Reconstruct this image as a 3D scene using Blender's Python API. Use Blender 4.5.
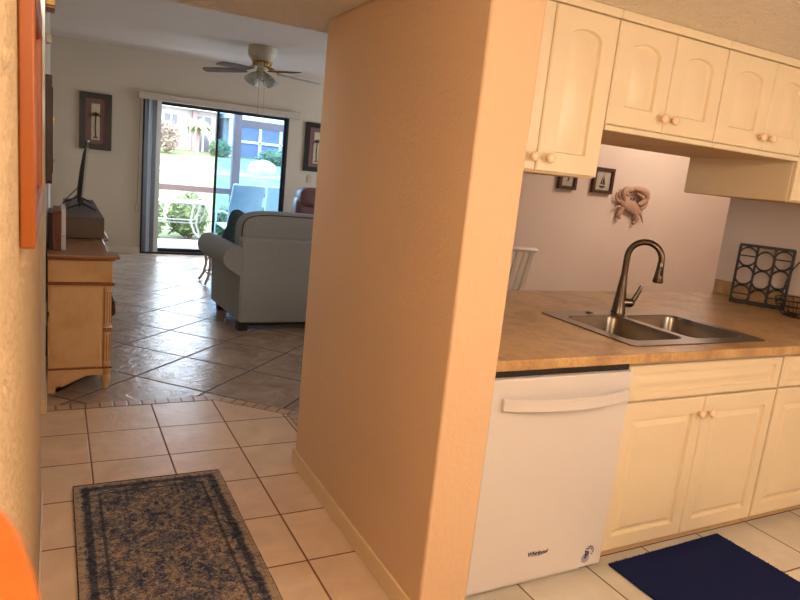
import bpy, bmesh, math, random
from mathutils import Vector, Matrix, noise
random.seed(7)
for o in list(bpy.data.objects): bpy.data.objects.remove(o)
S = bpy.context.scene; COL = S.collection
PI = math.pi
def lin(c):
    return tuple(((v/255)/12.92 if v/255 <= .04045 else ((v/255+.055)/1.055)**2.4) for v in c) + (1,)
# ---------------- camera ----------------
H = 1.55
cd = bpy.data.cameras.new('camera'); cam = bpy.data.objects.new('camera', cd); COL.objects.link(cam)
R = Matrix(((0.8848, -0.0018, -0.466), (-0.4546, 0.217, -0.8639), (0.1027, 0.9762, 0.1911)))
# columns of R are the camera axes in the world
mw = R.to_4x4(); q = mw.to_quaternion(); q.normalize()
cam.rotation_mode = 'QUATERNION'; cam.rotation_quaternion = q; cam.location = (0, 0, H)
cd.sensor_width = 36; cd.lens = 658/800*36; cd.clip_start = .02; cd.clip_end = 300
cd.dof.use_dof = True; cd.dof.focus_distance = 3.2; cd.dof.aperture_fstop = 9
S.camera = cam
# ---------------- world, sun, lamps ----------------
w = bpy.data.worlds.new('sky'); S.world = w; w.use_nodes = True
bg = w.node_tree.nodes['Background']; bg.inputs[0].default_value = (.80, .90, 1, 1); bg.inputs[1].default_value = 10.0
def sun(e, rot, col):
    l = bpy.data.lights.new('sun', 'SUN'); l.energy = e; l.angle = .01; l.color = col
    o = bpy.data.objects.new('sun', l); COL.objects.link(o); o.rotation_euler = rot
sun(1.4, (math.radians(30), math.radians(-14), 0), (1, .95, .85))
def area(name, loc, size, e, col, rot=(0, 0, 0), sy=None, spread=None):
    l = bpy.data.lights.new(name, 'AREA'); l.energy = e; l.color = col; l.size = size
    if sy: l.shape = 'RECTANGLE'; l.size_y = sy
    if spread: l.spread = spread
    o = bpy.data.objects.new(name, l); COL.objects.link(o); o.location = loc; o.rotation_euler = rot; return l
def bulb(name, loc, e, col, rad=.12):
    l = bpy.data.lights.new(name, 'POINT'); l.energy = e; l.color = col; l.shadow_soft_size = rad
    o = bpy.data.objects.new(name, l); COL.objects.link(o); o.location = loc
bulb('kitchen_ceiling_lamp', (2.6, -.35, 1.72), 53, (1, .89, .77), .13)
bulb('hall_ceiling_lamp', (.42, .05, 1.98), 50, (1, .81, .60), .11)
bulb('dining_ceiling_lamp', (5.4, 3.9, 2.5), 38, (1, .86, .72), .15)
p = area('slider_portal', (2.15, 10.2, 1.1), 2.0, 1, (1, 1, 1), rot=(-PI/2, 0, 0), sy=2.1); p.cycles.is_portal = True
p = area('added_window_portal', (7.05, 7.5, 1.35), 1.7, 1, (1, 1, 1), rot=(0, PI/2, 0), sy=2.6); p.cycles.is_portal = True  # portal of the unseen window added for more daylight
vs = S.view_settings; vs.view_transform = 'Standard'; vs.look = 'None'; vs.exposure = 0.22; vs.gamma = 1; vs.use_curve_mapping = False

# ---------------- materials ----------------
def new_mat(name):
    m = bpy.data.materials.new(name); m.use_nodes = True
    nt = m.node_tree; b = nt.nodes['Principled BSDF']; return m, nt, b
def N(nt, t, **k):
    n = nt.nodes.new(t)
    for a, v in k.items(): setattr(n, a, v)
    return n
def coords(nt, kind='Object', scale=(1, 1, 1), rot=(0, 0, 0), loc=(0, 0, 0)):
    t = N(nt, 'ShaderNodeTexCoord'); mp = N(nt, 'ShaderNodeMapping')
    mp.inputs['Scale'].default_value = scale; mp.inputs['Rotation'].default_value = rot; mp.inputs['Location'].default_value = loc
    nt.links.new(t.outputs[kind], mp.inputs[0]); return mp.outputs[0]
def ramp(nt, fac, stops, interp='LINEAR'):
    r = N(nt, 'ShaderNodeValToRGB'); r.color_ramp.interpolation = interp
    e = r.color_ramp.elements
    while len(e) < len(stops): e.new(.5)
    for el, (p_, c_) in zip(e, stops): el.position = p_; el.color = c_
    nt.links.new(fac, r.inputs[0]); return r.outputs[0]
def noise_t(nt, vec, scale, detail=4, rough=.55, dist=0):
    n = N(nt, 'ShaderNodeTexNoise'); n.inputs['Scale'].default_value = scale; n.inputs['Detail'].default_value = detail
    n.inputs['Roughness'].default_value = rough; n.inputs['Distortion'].default_value = dist
    nt.links.new(vec, n.inputs['Vector']); return n.outputs[0]
def bump(nt, b, h, strength, dist=.01):
    bn = N(nt, 'ShaderNodeBump'); bn.inputs['Strength'].default_value = strength; bn.inputs['Distance'].default_value = dist
    nt.links.new(h, bn.inputs['Height']); nt.links.new(bn.outputs[0], b.inputs['Normal'])
def mixc(nt, fac, a, c, mode='MIX'):
    m = N(nt, 'ShaderNodeMix', data_type='RGBA', blend_type=mode)
    for s, v in ((0, fac), (6, a), (7, c)):
        if isinstance(v, (int, float, tuple)): m.inputs[s].default_value = v
        else: nt.links.new(v, m.inputs[s])
    return m.outputs[2]
def math_n(nt, op, a, b_=None, c_=None):
    m = N(nt, 'ShaderNodeMath', operation=op)
    for i, v in enumerate((a, b_, c_)):
        if v is None: continue
        if isinstance(v, (int, float)): m.inputs[i].default_value = v
        else: nt.links.new(v, m.inputs[i])
    return m.outputs[0]
def simple(name, c, rough=.5, metal=0, var=.06, vs_=6, bs=0, bscale=40, spec=.5, coat=0, stretch=(1, 1, 1)):
    m, nt, b = new_mat(name); v = coords(nt, scale=stretch)
    c = lin(c); n = noise_t(nt, v, vs_, 4)
    lo = tuple(x*(1-var) for x in c[:3]) + (1,); hi = tuple(min(1, x*(1+var)) for x in c[:3]) + (1,)
    nt.links.new(ramp(nt, n, [(.3, lo), (.7, hi)]), b.inputs['Base Color'])
    b.inputs['Roughness'].default_value = rough; b.inputs['Metallic'].default_value = metal
    b.inputs['Specular IOR Level'].default_value = spec; b.inputs['Coat Weight'].default_value = coat
    if bs: bump(nt, b, noise_t(nt, v, bscale, 4), bs, .004)
    return m
def wall_mat(name, c, bs=.5, scale=55, dist=.003):
    m, nt, b = new_mat(name); v = coords(nt)
    c = lin(c); n = noise_t(nt, v, 1.5, 3)
    nt.links.new(ramp(nt, n, [(.3, tuple(x*.96 for x in c[:3])+(1,)), (.7, c)]), b.inputs['Base Color'])
    b.inputs['Roughness'].default_value = .75; b.inputs['Specular IOR Level'].default_value = .3
    h = ramp(nt, noise_t(nt, v, scale, 5, .6, .4), [(.42, (0, 0, 0, 1)), (.6, (1, 1, 1, 1))])
    bump(nt, b, h, bs, dist); return m
def tile_mat(name, c1, c2, grout, pitch, origin, angle, gw=.008, bs=.4, rough=.3, relief=9, streak=0):
    m, nt, b = new_mat(name)
    geo = N(nt, 'ShaderNodeNewGeometry'); mp = N(nt, 'ShaderNodeMapping'); mp.vector_type = 'TEXTURE'
    mp.inputs['Location'].default_value = (origin[0], origin[1], 0); mp.inputs['Rotation'].default_value = (0, 0, angle)
    mp.inputs['Scale'].default_value = (pitch, pitch, 1)
    nt.links.new(geo.outputs['Position'], mp.inputs[0])
    sp = N(nt, 'ShaderNodeSeparateXYZ'); nt.links.new(mp.outputs[0], sp.inputs[0])
    ds = []; cells = []
    for i in range(2):
        f = math_n(nt, 'FRACT', sp.outputs[i]); d = math_n(nt, 'MINIMUM', f, math_n(nt, 'SUBTRACT', 1.0, f)); ds.append(d)
        cells.append(math_n(nt, 'FLOOR', sp.outputs[i]))
    dm = math_n(nt, 'MINIMUM', ds[0], ds[1])
    mask = ramp(nt, dm, [(gw/pitch*.38, (0, 0, 0, 1)), (gw/pitch*.62, (1, 1, 1, 1))])
    cv = N(nt, 'ShaderNodeCombineXYZ'); nt.links.new(cells[0], cv.inputs[0]); nt.links.new(cells[1], cv.inputs[1])
    wn = N(nt, 'ShaderNodeTexWhiteNoise'); nt.links.new(cv.outputs[0], wn.inputs[0])
    ofs = N(nt, 'ShaderNodeVectorMath', operation='MULTIPLY_ADD'); nt.links.new(wn.outputs[1], ofs.inputs[0])
    ofs.inputs[1].default_value = (9, 9, 9); nt.links.new(geo.outputs['Position'], ofs.inputs[2])
    n1 = noise_t(nt, ofs.outputs[0], 5, 6, .6, .8)
    col = ramp(nt, n1, [(.3, lin(c1)), (.7, lin(c2))])
    var = ramp(nt, wn.outputs[0], [(0, (.93, .93, .93, 1)), (1, (1, 1, 1, 1))])
    col = mixc(nt, 1.0, col, var, 'MULTIPLY')
    gcol = mixc(nt, mask, lin(grout), col); nt.links.new(gcol, b.inputs['Base Color'])
    hn = noise_t(nt, ofs.outputs[0], relief, 6, .6, 1.5)
    hh = ramp(nt, hn, [(.44, (0, 0, 0, 1)), (.56, (1, 1, 1, 1))])
    hs = math_n(nt, 'MULTIPLY', hh, .35 if not streak else .8)
    ht = math_n(nt, 'ADD', math_n(nt, 'MULTIPLY', mask, 1.0), math_n(nt, 'MULTIPLY', hs, mask))
    bump(nt, b, ht, bs, .004)
    r = ramp(nt, mask, [(0, (.8,)*3+(1,)), (1, (rough,)*3+(1,))]); nt.links.new(r, b.inputs['Roughness'])
    return m
def wood(name, c1, c2, rough=.4, axis='Z', scale=1, coat=0):
    m, nt, b = new_mat(name)
    st = {'X': (1, 9, 9), 'Y': (9, 1, 9), 'Z': (9, 9, 1)}[axis]
    v = coords(nt, scale=st); n = noise_t(nt, v, 4*scale, 6, .6, .6)
    nt.links.new(ramp(nt, n, [(.3, lin(c1)), (.7, lin(c2))]), b.inputs['Base Color'])
    b.inputs['Roughness'].default_value = rough; b.inputs['Coat Weight'].default_value = coat; bump(nt, b, n, .03, .001); return m
def glass_mat(name, tint, gloss=.07):
    m = bpy.data.materials.new(name); m.use_nodes = True; nt = m.node_tree; nt.nodes.clear()
    o = N(nt, 'ShaderNodeOutputMaterial'); t = N(nt, 'ShaderNodeBsdfTransparent'); g = N(nt, 'ShaderNodeBsdfGlossy'); mx = N(nt, 'ShaderNodeMixShader')
    t.inputs[0].default_value = tint; g.inputs['Roughness'].default_value = .02; mx.inputs[0].default_value = gloss
    nt.links.new(t.outputs[0], mx.inputs[1]); nt.links.new(g.outputs[0], mx.inputs[2]); nt.links.new(mx.outputs[0], o.inputs[0]); return m
M = {}
M['wall_cream'] = wall_mat('cream textured wall paint', (228, 196, 152), .55, 60)
M['wall_near'] = wall_mat('heavily textured cream wall paint', (228, 196, 152), 1.0, 55, .008)
M['wall_end'] = wall_mat('cream wall paint', (222, 188, 152), .35, 45)
M['wall_living'] = wall_mat('greige wall paint', (208, 194, 174), .12, 50)
M['wall_dining'] = wall_mat('pale wall paint', (222, 204, 190), .10, 40)
M['ceil_hall'] = wall_mat('knockdown ceiling', (244, 232, 212), .8, 38, .008)
M['ceil'] = wall_mat('white ceiling', (222, 206, 194), .3, 40)
M['base'] = simple('cream gloss trim', (226, 198, 156), .35, var=.03)
M['whitetrim'] = simple('off white trim', (218, 208, 192), .4, var=.03)
M['tile'] = tile_mat('cream ceramic floor tile', (214, 182, 152), (234, 206, 178), (124, 82, 54), .366, (.165, 4.035), 0, .008, .35, .30, 7)
M['tile_k'] = tile_mat('pale ceramic kitchen tile', (196, 186, 170), (216, 207, 192), (112, 84, 62), .366, (.165, 4.035), 0, .008, .35, .30, 7)
M['tile_d'] = tile_mat('slate look ceramic tile', (150, 128, 112), (190, 166, 144), (84, 66, 54), .5586, (.89, 4.98), PI/4, .017, .30, .27, 6, 1)
M['cab'] = simple('cream thermofoil', (226, 208, 176), .38, var=.025, vs_=3)
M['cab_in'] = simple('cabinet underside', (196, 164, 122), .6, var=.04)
M['knob'] = simple('cream ceramic knob', (236, 206, 172), .2, var=.02)
M['dw'] = simple('white enamel', (212, 205, 202), .28, var=.01)
M['black'] = simple('black plastic', (14, 14, 16), .35, var=.1)
M['matblack'] = simple('black wire', (16, 14, 14), .5, var=.1)
M['steel'] = simple('brushed stainless', (138, 128, 118), .28, metal=1, var=.08, vs_=8, stretch=(1, 30, 30))
M['bronze'] = simple('brushed nickel', (104, 94, 84), .3, metal=1, var=.06)
M['sofa'] = simple('sage grey woven fabric', (150, 156, 160), .9, var=.08, vs_=90, bs=.35, bscale=400)
M['sofa_pipe'] = simple('dark piping', (72, 72, 70), .9)
M['pillow'] = simple('dark teal fabric', (62, 84, 90), .85, var=.3, vs_=30, bs=.2, bscale=200)
M['leather'] = simple('brown leather', (104, 72, 70), .35, var=.15, bs=.2, bscale=60)
M['dkwood'] = wood('dark walnut', (44, 22, 16), (78, 42, 28), .4)
M['darkfoot'] = simple('dark foot', (34, 28, 26), .5)
M['orange'] = wood('orange stained wood', (128, 62, 12), (150, 78, 20), .38, 'Z', .7)
M['orange_in'] = wood('orange stained panel', (150, 82, 26), (172, 100, 36), .45, 'Z', .6)
M['gold'] = simple('old gold', (150, 104, 34), .4, metal=.3)
def cream_antique():
    m, nt, b = new_mat('antiqued cream glaze'); v = coords(nt)
    n = noise_t(nt, v, 5, 6, .65)
    nt.links.new(ramp(nt, n, [(.3, lin((206, 160, 108))), (.5, lin((222, 184, 138))), (.75, lin((228, 192, 148)))]), b.inputs['Base Color'])
    b.inputs['Roughness'].default_value = .42; return m
M['cream'] = cream_antique()
M['glaze'] = wood('brown glazed edge', (118, 62, 26), (160, 92, 44), .4, 'Y')
M['ctop'] = simple('honey wood top', (156, 112, 78), .24, var=.06, vs_=3)
M['taupe'] = simple('taupe laminate', (98, 84, 74), .5, var=.08)
M['paper'] = simple('white paper', (214, 214, 226), .6, var=.03)
M['book'] = wood('reddish brown board', (92, 44, 28), (124, 64, 40), .4, 'Z')
M['frameblk'] = simple('black frame', (22, 16, 18), .3, var=.2)
M['matpink'] = simple('mauve mat board', (128, 92, 86), .8, var=.12, vs_=60)
M['artcream'] = simple('cream art paper', (206, 188, 160), .8, var=.1, vs_=30)
M['artdark'] = simple('dark brown ink', (70, 50, 44), .8)
M['plate'] = simple('beige switch plate', (190, 172, 140), .4)
M['fanbody'] = simple('antique white fan', (196, 184, 160), .4, var=.08)
M['blade_w'] = simple('pale blade', (186, 186, 192), .7)
M['blade'] = wood('washed oak blade', (96, 76, 66), (116, 94, 82), .75, 'X')
M['brass'] = simple('brass', (168, 130, 70), .3, metal=1)
m, nt, b = new_mat('frosted ribbed glass'); b.inputs['Base Color'].default_value = (.75, .75, .7, 1); b.inputs['Transmission Weight'].default_value = .55; b.inputs['Roughness'].default_value = .25
wv = N(nt, 'ShaderNodeTexNoise'); wv.inputs['Scale'].default_value = 60; bump(nt, b, wv.outputs[0], .2, .002)
M['shade'] = m
M['slider'] = simple('bronze aluminium', (40, 42, 50), .4, metal=.4)
M['slider_g'] = simple('grey aluminium', (150, 144, 138), .4, metal=.3)
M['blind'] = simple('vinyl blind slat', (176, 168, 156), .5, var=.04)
M['blind_reflect'] = simple('slat in glass reflection grey', (176, 180, 190), .5)  # pale slat colour stands in for a reflection in the glass
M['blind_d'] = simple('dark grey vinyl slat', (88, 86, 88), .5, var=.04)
M['valance'] = simple('warm grey valance', (196, 182, 164), .5, var=.03)
M['cord'] = simple('tan cord', (150, 128, 100), .6)
M['glass'] = glass_mat('clear glass', (.96, .98, 1, 1), .04)
M['glass_b'] = glass_mat('blue tinted glass', (.62, .82, 1.0, 1), .08)
M['rattan'] = wood('pale rattan', (176, 152, 122), (206, 184, 156), .45)
M['whitepaint'] = simple('white painted wood', (226, 216, 200), .35, var=.02)
M['olive'] = simple('aged olive wood edge', (150, 120, 50), .5)
M['tan'] = simple('tan ledge', (150, 116, 96), .5)
M['rust'] = simple('weathered crab resin', (184, 148, 126), .7, var=.15, vs_=25, bs=.5, bscale=60)
M['outwhite'] = simple('white powder coat', (236, 236, 236), .4, var=.02)
M['sling'] = simple('pale blue sling', (216, 230, 236), .7, var=.04)
M['slab'] = simple('pale concrete', (140, 138, 136), .8, var=.06)
M['pbrown'] = simple('mauve brown paint', (110, 84, 82), .5, var=.08)
M['stucco'] = simple('white stucco', (176, 166, 164), .9, var=.05)
M['stucco_p'] = simple('pinkish stucco', (150, 122, 120), .9, var=.05)
M['roof'] = simple('white metal roof', (226, 226, 228), .6, var=.04)
M['win'] = simple('dark window', (92, 88, 96), .2, var=.15)
M['winb'] = simple('grey blue screen', (92, 94, 120), .5, var=.1)
M['bark'] = simple('palm bark', (150, 120, 110), .9, var=.15)
def leaf(name, c1, c2):
    m, nt, b = new_mat(name); v = coords(nt)
    nt.links.new(ramp(nt, noise_t(nt, v, 9, 5), [(.3, lin(c1)), (.7, lin(c2))]), b.inputs['Base Color']); b.inputs['Roughness'].default_value = .7
    return m
M['leaf'] = leaf('garden leaf', (74, 92, 56), (128, 142, 96)); M['frond'] = leaf('palm frond', (92, 106, 66), (150, 154, 112)); M['leaf2'] = leaf('dark leaf', (60, 84, 60), (96, 120, 84))
M['leafp'] = leaf('pink oleander', (110, 124, 92), (170, 130, 130))
def lawn():
    m, nt, b = new_mat('sunny lawn'); v = coords(nt)
    nt.links.new(ramp(nt, noise_t(nt, v, .35, 6, .65), [(.3, lin((84, 96, 60))), (.55, lin((104, 114, 76))), (.72, lin((136, 136, 112)))]), b.inputs['Base Color'])
    b.inputs['Roughness'].default_value = .95; bump(nt, b, noise_t(nt, v, 30, 3), .5, .03); return m
M['lawn'] = lawn()
def counter():
    m, nt, b = new_mat('tan stone laminate'); v = coords(nt)
    a = ramp(nt, noise_t(nt, v, 4.5, 9, .74, .3), [(.3, lin((142, 108, 76))), (.46, lin((184, 144, 96))), (.58, lin((206, 168, 112))), (.72, lin((164, 128, 92)))])
    s = ramp(nt, noise_t(nt, v, 140, 3, .7), [(.35, (.82, .80, .78, 1)), (.6, (1.04, 1.04, 1.04, 1))])
    nt.links.new(mixc(nt, 1.0, a, s, 'MULTIPLY'), b.inputs['Base Color']); b.inputs['Roughness'].default_value = .33; b.inputs['Coat Weight'].default_value = .1; return m
M['counter'] = counter()
def rug_mat(w_, l_):
    m, nt, b = new_mat('distressed navy and tan rug pile'); v = coords(nt)
    sp = N(nt, 'ShaderNodeSeparateXYZ'); nt.links.new(v, sp.inputs[0])
    dx = math_n(nt, 'SUBTRACT', w_/2, math_n(nt, 'ABSOLUTE', sp.outputs[0])); dy = math_n(nt, 'SUBTRACT', l_/2, math_n(nt, 'ABSOLUTE', sp.outputs[1]))
    d = math_n(nt, 'MINIMUM', dx, dy)
    navy = lin((50, 56, 80)); tan = lin((172, 148, 124)); mid = lin((100, 98, 104))
    ab = N(nt, 'ShaderNodeCombineXYZ'); nt.links.new(math_n(nt, 'ABSOLUTE', sp.outputs[0]), ab.inputs[0])
    nt.links.new(math_n(nt, 'PINGPONG', sp.outputs[1], .21), ab.inputs[1])
    blend = N(nt, 'ShaderNodeMix', data_type='VECTOR'); blend.inputs[0].default_value = .04; nt.links.new(ab.outputs[0], blend.inputs[4]); nt.links.new(v, blend.inputs[5])
    vec = blend.outputs[1]
    n1 = noise_t(nt, vec, 40, 8, .76, 1.3); n2 = noise_t(nt, v, 9, 4, .6, .5); n3 = noise_t(nt, v, 150, 3, .7)
    f = math_n(nt, 'ADD', math_n(nt, 'MULTIPLY', n1, .56), math_n(nt, 'ADD', math_n(nt, 'MULTIPLY', n2, .20), math_n(nt, 'MULTIPLY', n3, .24)))
    field = ramp(nt, f, [(.45, navy), (.49, mid), (.52, lin((126, 112, 102))), (.56, tan)])
    edge = ramp(nt, f, [(.42, mid), (.52, tan)])
    dark = ramp(nt, f, [(.46, lin((46, 50, 62))), (.6, mid)])
    def band(a0, a1):
        return ramp(nt, d, [(0, (0, 0, 0, 1)), (a0, (0, 0, 0, 1)), (a0+.001, (1, 1, 1, 1)), (a1, (1, 1, 1, 1)), (a1+.002, (0, 0, 0, 1))])
    col = mixc(nt, band(.035, .062), field, dark); col = mixc(nt, band(.095, .108), col, dark)
    e = ramp(nt, d, [(.0, (1, 1, 1, 1)), (.024, (1, 1, 1, 1)), (.03, (0, 0, 0, 1))]); col = mixc(nt, e, col, edge)
    nt.links.new(col, b.inputs['Base Color']); b.inputs['Roughness'].default_value = .95; b.inputs['Specular IOR Level'].default_value = .15
    bump(nt, b, n3, .6, .004); return m
def navy_mat():
    m, nt, b = new_mat('navy ribbed mat'); v = coords(nt)
    nt.links.new(ramp(nt, noise_t(nt, v, 220, 3, .7), [(.35, lin((16, 22, 54))), (.75, lin((34, 44, 92)))]), b.inputs['Base Color'])
    b.inputs['Roughness'].default_value = .95; b.inputs['Specular IOR Level'].default_value = .1; bump(nt, b, noise_t(nt, v, 220, 3), .6, .003); return m
M['navy'] = navy_mat(); M['navy_e'] = simple('navy binding', (22, 24, 36), .9)
def mosaic_mat():
    m, nt, b = new_mat('small mosaic border tile')
    uv = N(nt, 'ShaderNodeUVMap'); sp = N(nt, 'ShaderNodeSeparateXYZ'); nt.links.new(uv.outputs[0], sp.inputs[0])
    fx = math_n(nt, 'FRACT', math_n(nt, 'DIVIDE', sp.outputs[0], .078)); dx = math_n(nt, 'MULTIPLY', math_n(nt, 'MINIMUM', fx, math_n(nt, 'SUBTRACT', 1.0, fx)), .078)
    dy = math_n(nt, 'MINIMUM', sp.outputs[1], math_n(nt, 'SUBTRACT', .085, sp.outputs[1]))
    dm = math_n(nt, 'MINIMUM', dx, dy); mask = ramp(nt, dm, [(.003, (0, 0, 0, 1)), (.006, (1, 1, 1, 1))])
    geo = N(nt, 'ShaderNodeNewGeometry'); n = noise_t(nt, geo.outputs['Position'], 14, 4)
    nt.links.new(mixc(nt, mask, lin((92, 62, 44)), ramp(nt, n, [(.3, lin((176, 142, 116))), (.7, lin((206, 172, 142)))])), b.inputs['Base Color'])
    b.inputs['Roughness'].default_value = .35; bump(nt, b, mask, .4, .003); return m
M['mosaic'] = mosaic_mat()

# ---------------- mesh helpers ----------------
def bx(bm, x0, x1, y0, y1, z0, z1):
    vs_ = [bm.verts.new((x, y, z)) for z in (z0, z1) for y in (y0, y1) for x in (x0, x1)]
    for f in ((0, 2, 3, 1), (4, 5, 7, 6), (0, 1, 5, 4), (2, 6, 7, 3), (0, 4, 6, 2), (1, 3, 7, 5)): bm.faces.new([vs_[i] for i in f])
    return vs_
def frame_of(d):
    d = d.normalized(); u = Vector((0, 0, 1)) if abs(d.z) < .9 else Vector((1, 0, 0))
    a = d.cross(u).normalized(); return a, a.cross(d).normalized()
def tube(bm, pts, r, seg=8, closed=False, flat=1.0, up=None):
    pts = [Vector(p_) for p_ in pts]; n = len(pts); rings = []; a = None
    for i, p_ in enumerate(pts):
        if closed: t = (pts[(i+1) % n]-pts[i-1])
        else: t = pts[min(i+1, n-1)]-pts[max(i-1, 0)]
        t.normalize()
        if up is not None:
            c = Vector(up); a = t.cross(c).normalized(); c = a.cross(t).normalized()
        elif a is None: a, c = frame_of(t)
        else:
            a = (a-t*a.dot(t)).normalized(); c = a.cross(t).normalized()
        rr = r[i] if isinstance(r, (list, tuple)) else r
        rings.append([bm.verts.new(p_+a*math.cos(k*2*PI/seg)*rr+c*math.sin(k*2*PI/seg)*rr*flat) for k in range(seg)])
    for i in range(n if closed else n-1):
        A, B = rings[i], rings[(i+1) % n]
        for k in range(seg): bm.faces.new((A[k], A[(k+1) % seg], B[(k+1) % seg], B[k]))
    if not closed: bm.faces.new(rings[0][::-1]); bm.faces.new(rings[-1])
def cyl(bm, p0, p1, r0, r1=None, seg=16): tube(bm, [p0, p1], [r0, r0 if r1 is None else r1], seg)
def bar(bm, p0, p1, wx, wy, up=(0, 1, 0)):
    p0, p1 = Vector(p0), Vector(p1); t = (p1-p0).normalized(); a = t.cross(Vector(up)).normalized(); c = a.cross(t)
    r_ = [[bm.verts.new(p_+a*sx*wx/2+c*sy*wy/2) for sx, sy in ((-1, -1), (1, -1), (1, 1), (-1, 1))] for p_ in (p0, p1)]
    for k in range(4): bm.faces.new((r_[0][k], r_[0][(k+1) % 4], r_[1][(k+1) % 4], r_[1][k]))
    bm.faces.new(r_[0][::-1]); bm.faces.new(r_[1])
def lathe(bm, prof, c=(0, 0, 0), seg=24, axis='Z', a0=None):
    rings = []
    for r, z in prof:
        ring = []
        for k in range(seg):
            a = 2*PI*k/seg; x, y = r*math.cos(a), r*math.sin(a)
            v = {'Z': (x, y, z), 'Y': (x, z, y), 'X': (z, x, y)}[axis]
            ring.append(bm.verts.new(Vector(c)+Vector(v)))
        rings.append(ring)
    for A, B in zip(rings, rings[1:]):
        for k in range(seg): bm.faces.new((A[k], A[(k+1) % seg], B[(k+1) % seg], B[k]))
    bm.faces.new(rings[0][::-1]); bm.faces.new(rings[-1])
def prism(bm, pts, a0, a1, axis='Z'):
    f = {'Z': lambda p_, a: (p_[0], p_[1], a), 'Y': lambda p_, a: (p_[0], a, p_[1]), 'X': lambda p_, a: (a, p_[0], p_[1])}[axis]
    A = [bm.verts.new(f(p_, a0)) for p_ in pts]; B = [bm.verts.new(f(p_, a1)) for p_ in pts]; n = len(pts)
    for k in range(n): bm.faces.new((A[k], A[(k+1) % n], B[(k+1) % n], B[k]))
    fs = [bm.faces.new(A[::-1]), bm.faces.new(B)]
    bmesh.ops.triangulate(bm, faces=fs)
def ell(bm, c, s, seg=16, rings=10, e=1.0, rot=None, e2=None):
    """superellipsoid"""
    e2 = e if e2 is None else e2
    def pw(v, k): return math.copysign(abs(v)**k, v)
    V = []
    for i in range(1, rings):
        ph = -PI/2+PI*i/rings; row = []
        for k in range(seg):
            th = 2*PI*(k+.5)/seg
            p_ = Vector((s[0]*pw(math.cos(ph), e2)*pw(math.cos(th), e), s[1]*pw(math.cos(ph), e2)*pw(math.sin(th), e), s[2]*pw(math.sin(ph), e2)))
            if rot: p_ = rot @ p_
            row.append(bm.verts.new(Vector(c)+p_))
        V.append(row)
    for s_, row in ((-1, V[0]), (1, V[-1])):
        p_ = Vector((0, 0, s_*s[2])); p_ = rot @ p_ if rot else p_
        t = bm.verts.new(Vector(c)+p_)
        for k in range(seg): bm.faces.new((row[k], row[(k+1) % seg], t) if s_ > 0 else (row[(k+1) % seg], row[k], t))
    for A, B in zip(V, V[1:]):
        for k in range(seg): bm.faces.new((A[k], A[(k+1) % seg], B[(k+1) % seg], B[k]))
def plate(bm, outer, holes, z0, z1, f=lambda x, y, z: (x, y, z)):
    for z in (z0, z1):
        loops = []; es = []
        for lp in [outer]+holes:
            vs_ = [bm.verts.new(f(x, y, z)) for x, y in lp]; loops.append(vs_)
            es += [bm.edges.new((vs_[i], vs_[(i+1) % len(vs_)])) for i in range(len(vs_))]
        bmesh.ops.triangle_fill(bm, use_beauty=True, use_dissolve=False, edges=es)
        if z == z0: L0 = loops
        else:
            if z0 != z1:
                for A, B in zip(L0, loops):
                    for k in range(len(A)): bm.faces.new((A[k], A[(k+1) % len(A)], B[(k+1) % len(A)], B[k]))
        if z0 == z1: break
def rrect(x0, x1, y0, y1, r, n=6):
    P = []
    for cx, cy, a in ((x1-r, y1-r, 0), (x0+r, y1-r, 90), (x0+r, y0+r, 180), (x1-r, y0+r, 270)):
        for k in range(n+1):
            t = math.radians(a+90*k/n); P.append((cx+r*math.cos(t), cy+r*math.sin(t)))
    return P
def rect(x0, x1, y0, y1): return [(x0, y0), (x1, y0), (x1, y1), (x0, y1)]
def arc(c, r, a0, a1, n, plane='XZ'):
    P = []
    for k in range(n+1):
        a = math.radians(a0+(a1-a0)*k/n); u, v = r*math.cos(a), r*math.sin(a)
        P.append(Vector(c)+Vector((u, 0, v) if plane == 'XZ' else (u, v, 0) if plane == 'XY' else (0, u, v)))
    return P
def empty(name, loc=(0, 0, 0), rz=0, label=None, cat=None, group=None, kind=None):
    o = bpy.data.objects.new(name, None); o.empty_display_size = .1; COL.objects.link(o); o.location = loc; o.rotation_euler = (0, 0, rz)
    tag(o, label, cat, group, kind); return o
def tag(o, label=None, cat=None, group=None, kind=None):
    for k, v in (('label', label), ('category', cat), ('group', group), ('kind', kind)):
        if v: o[k] = v
    return o
def fullmat(o):
    m = Matrix.Translation(o.location) @ o.rotation_euler.to_matrix().to_4x4()
    return fullmat(o.parent) @ m if o.parent else m
def obj(name, bm, mat, parent=None, smooth=True, bevel=0, local=False, ang=38, origin=None, seg=2):
    """world-space mesh unless local; parented pieces are moved into the parent's space"""
    bmesh.ops.recalc_face_normals(bm, faces=bm.faces)
    if parent and not local: bm.transform(fullmat(parent).inverted())
    me = bpy.data.meshes.new(name)
    loc = Vector((0, 0, 0))
    if bm.verts:
        c = [sum((v.co[i] for v in bm.verts))/len(bm.verts) for i in range(3)]
        loc = Vector((c[0], c[1], min(v.co.z for v in bm.verts))) if origin is None else Vector(origin)
        bm.transform(Matrix.Translation(-loc))
    for f in bm.faces: f.smooth = smooth
    if smooth:
        for e in bm.edges:
            if len(e.link_faces) == 2 and e.calc_face_angle(0) > math.radians(ang): e.smooth = False
    bm.to_mesh(me); bm.free(); me.materials.append(mat)
    o = bpy.data.objects.new(name, me); COL.objects.link(o); o.location = loc
    if parent: o.parent = parent
    if bevel:
        b_ = o.modifiers.new('bevel', 'BEVEL'); b_.width = bevel; b_.segments = seg; b_.limit_method = 'ANGLE'; b_.angle_limit = math.radians(40)
    return o
def B(): return bmesh.new()
def box(name, d, mat, parent=None, bevel=0, **k):
    bm = B(); bx(bm, *d); return obj(name, bm, mat, parent, bevel=bevel, **k)
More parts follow.
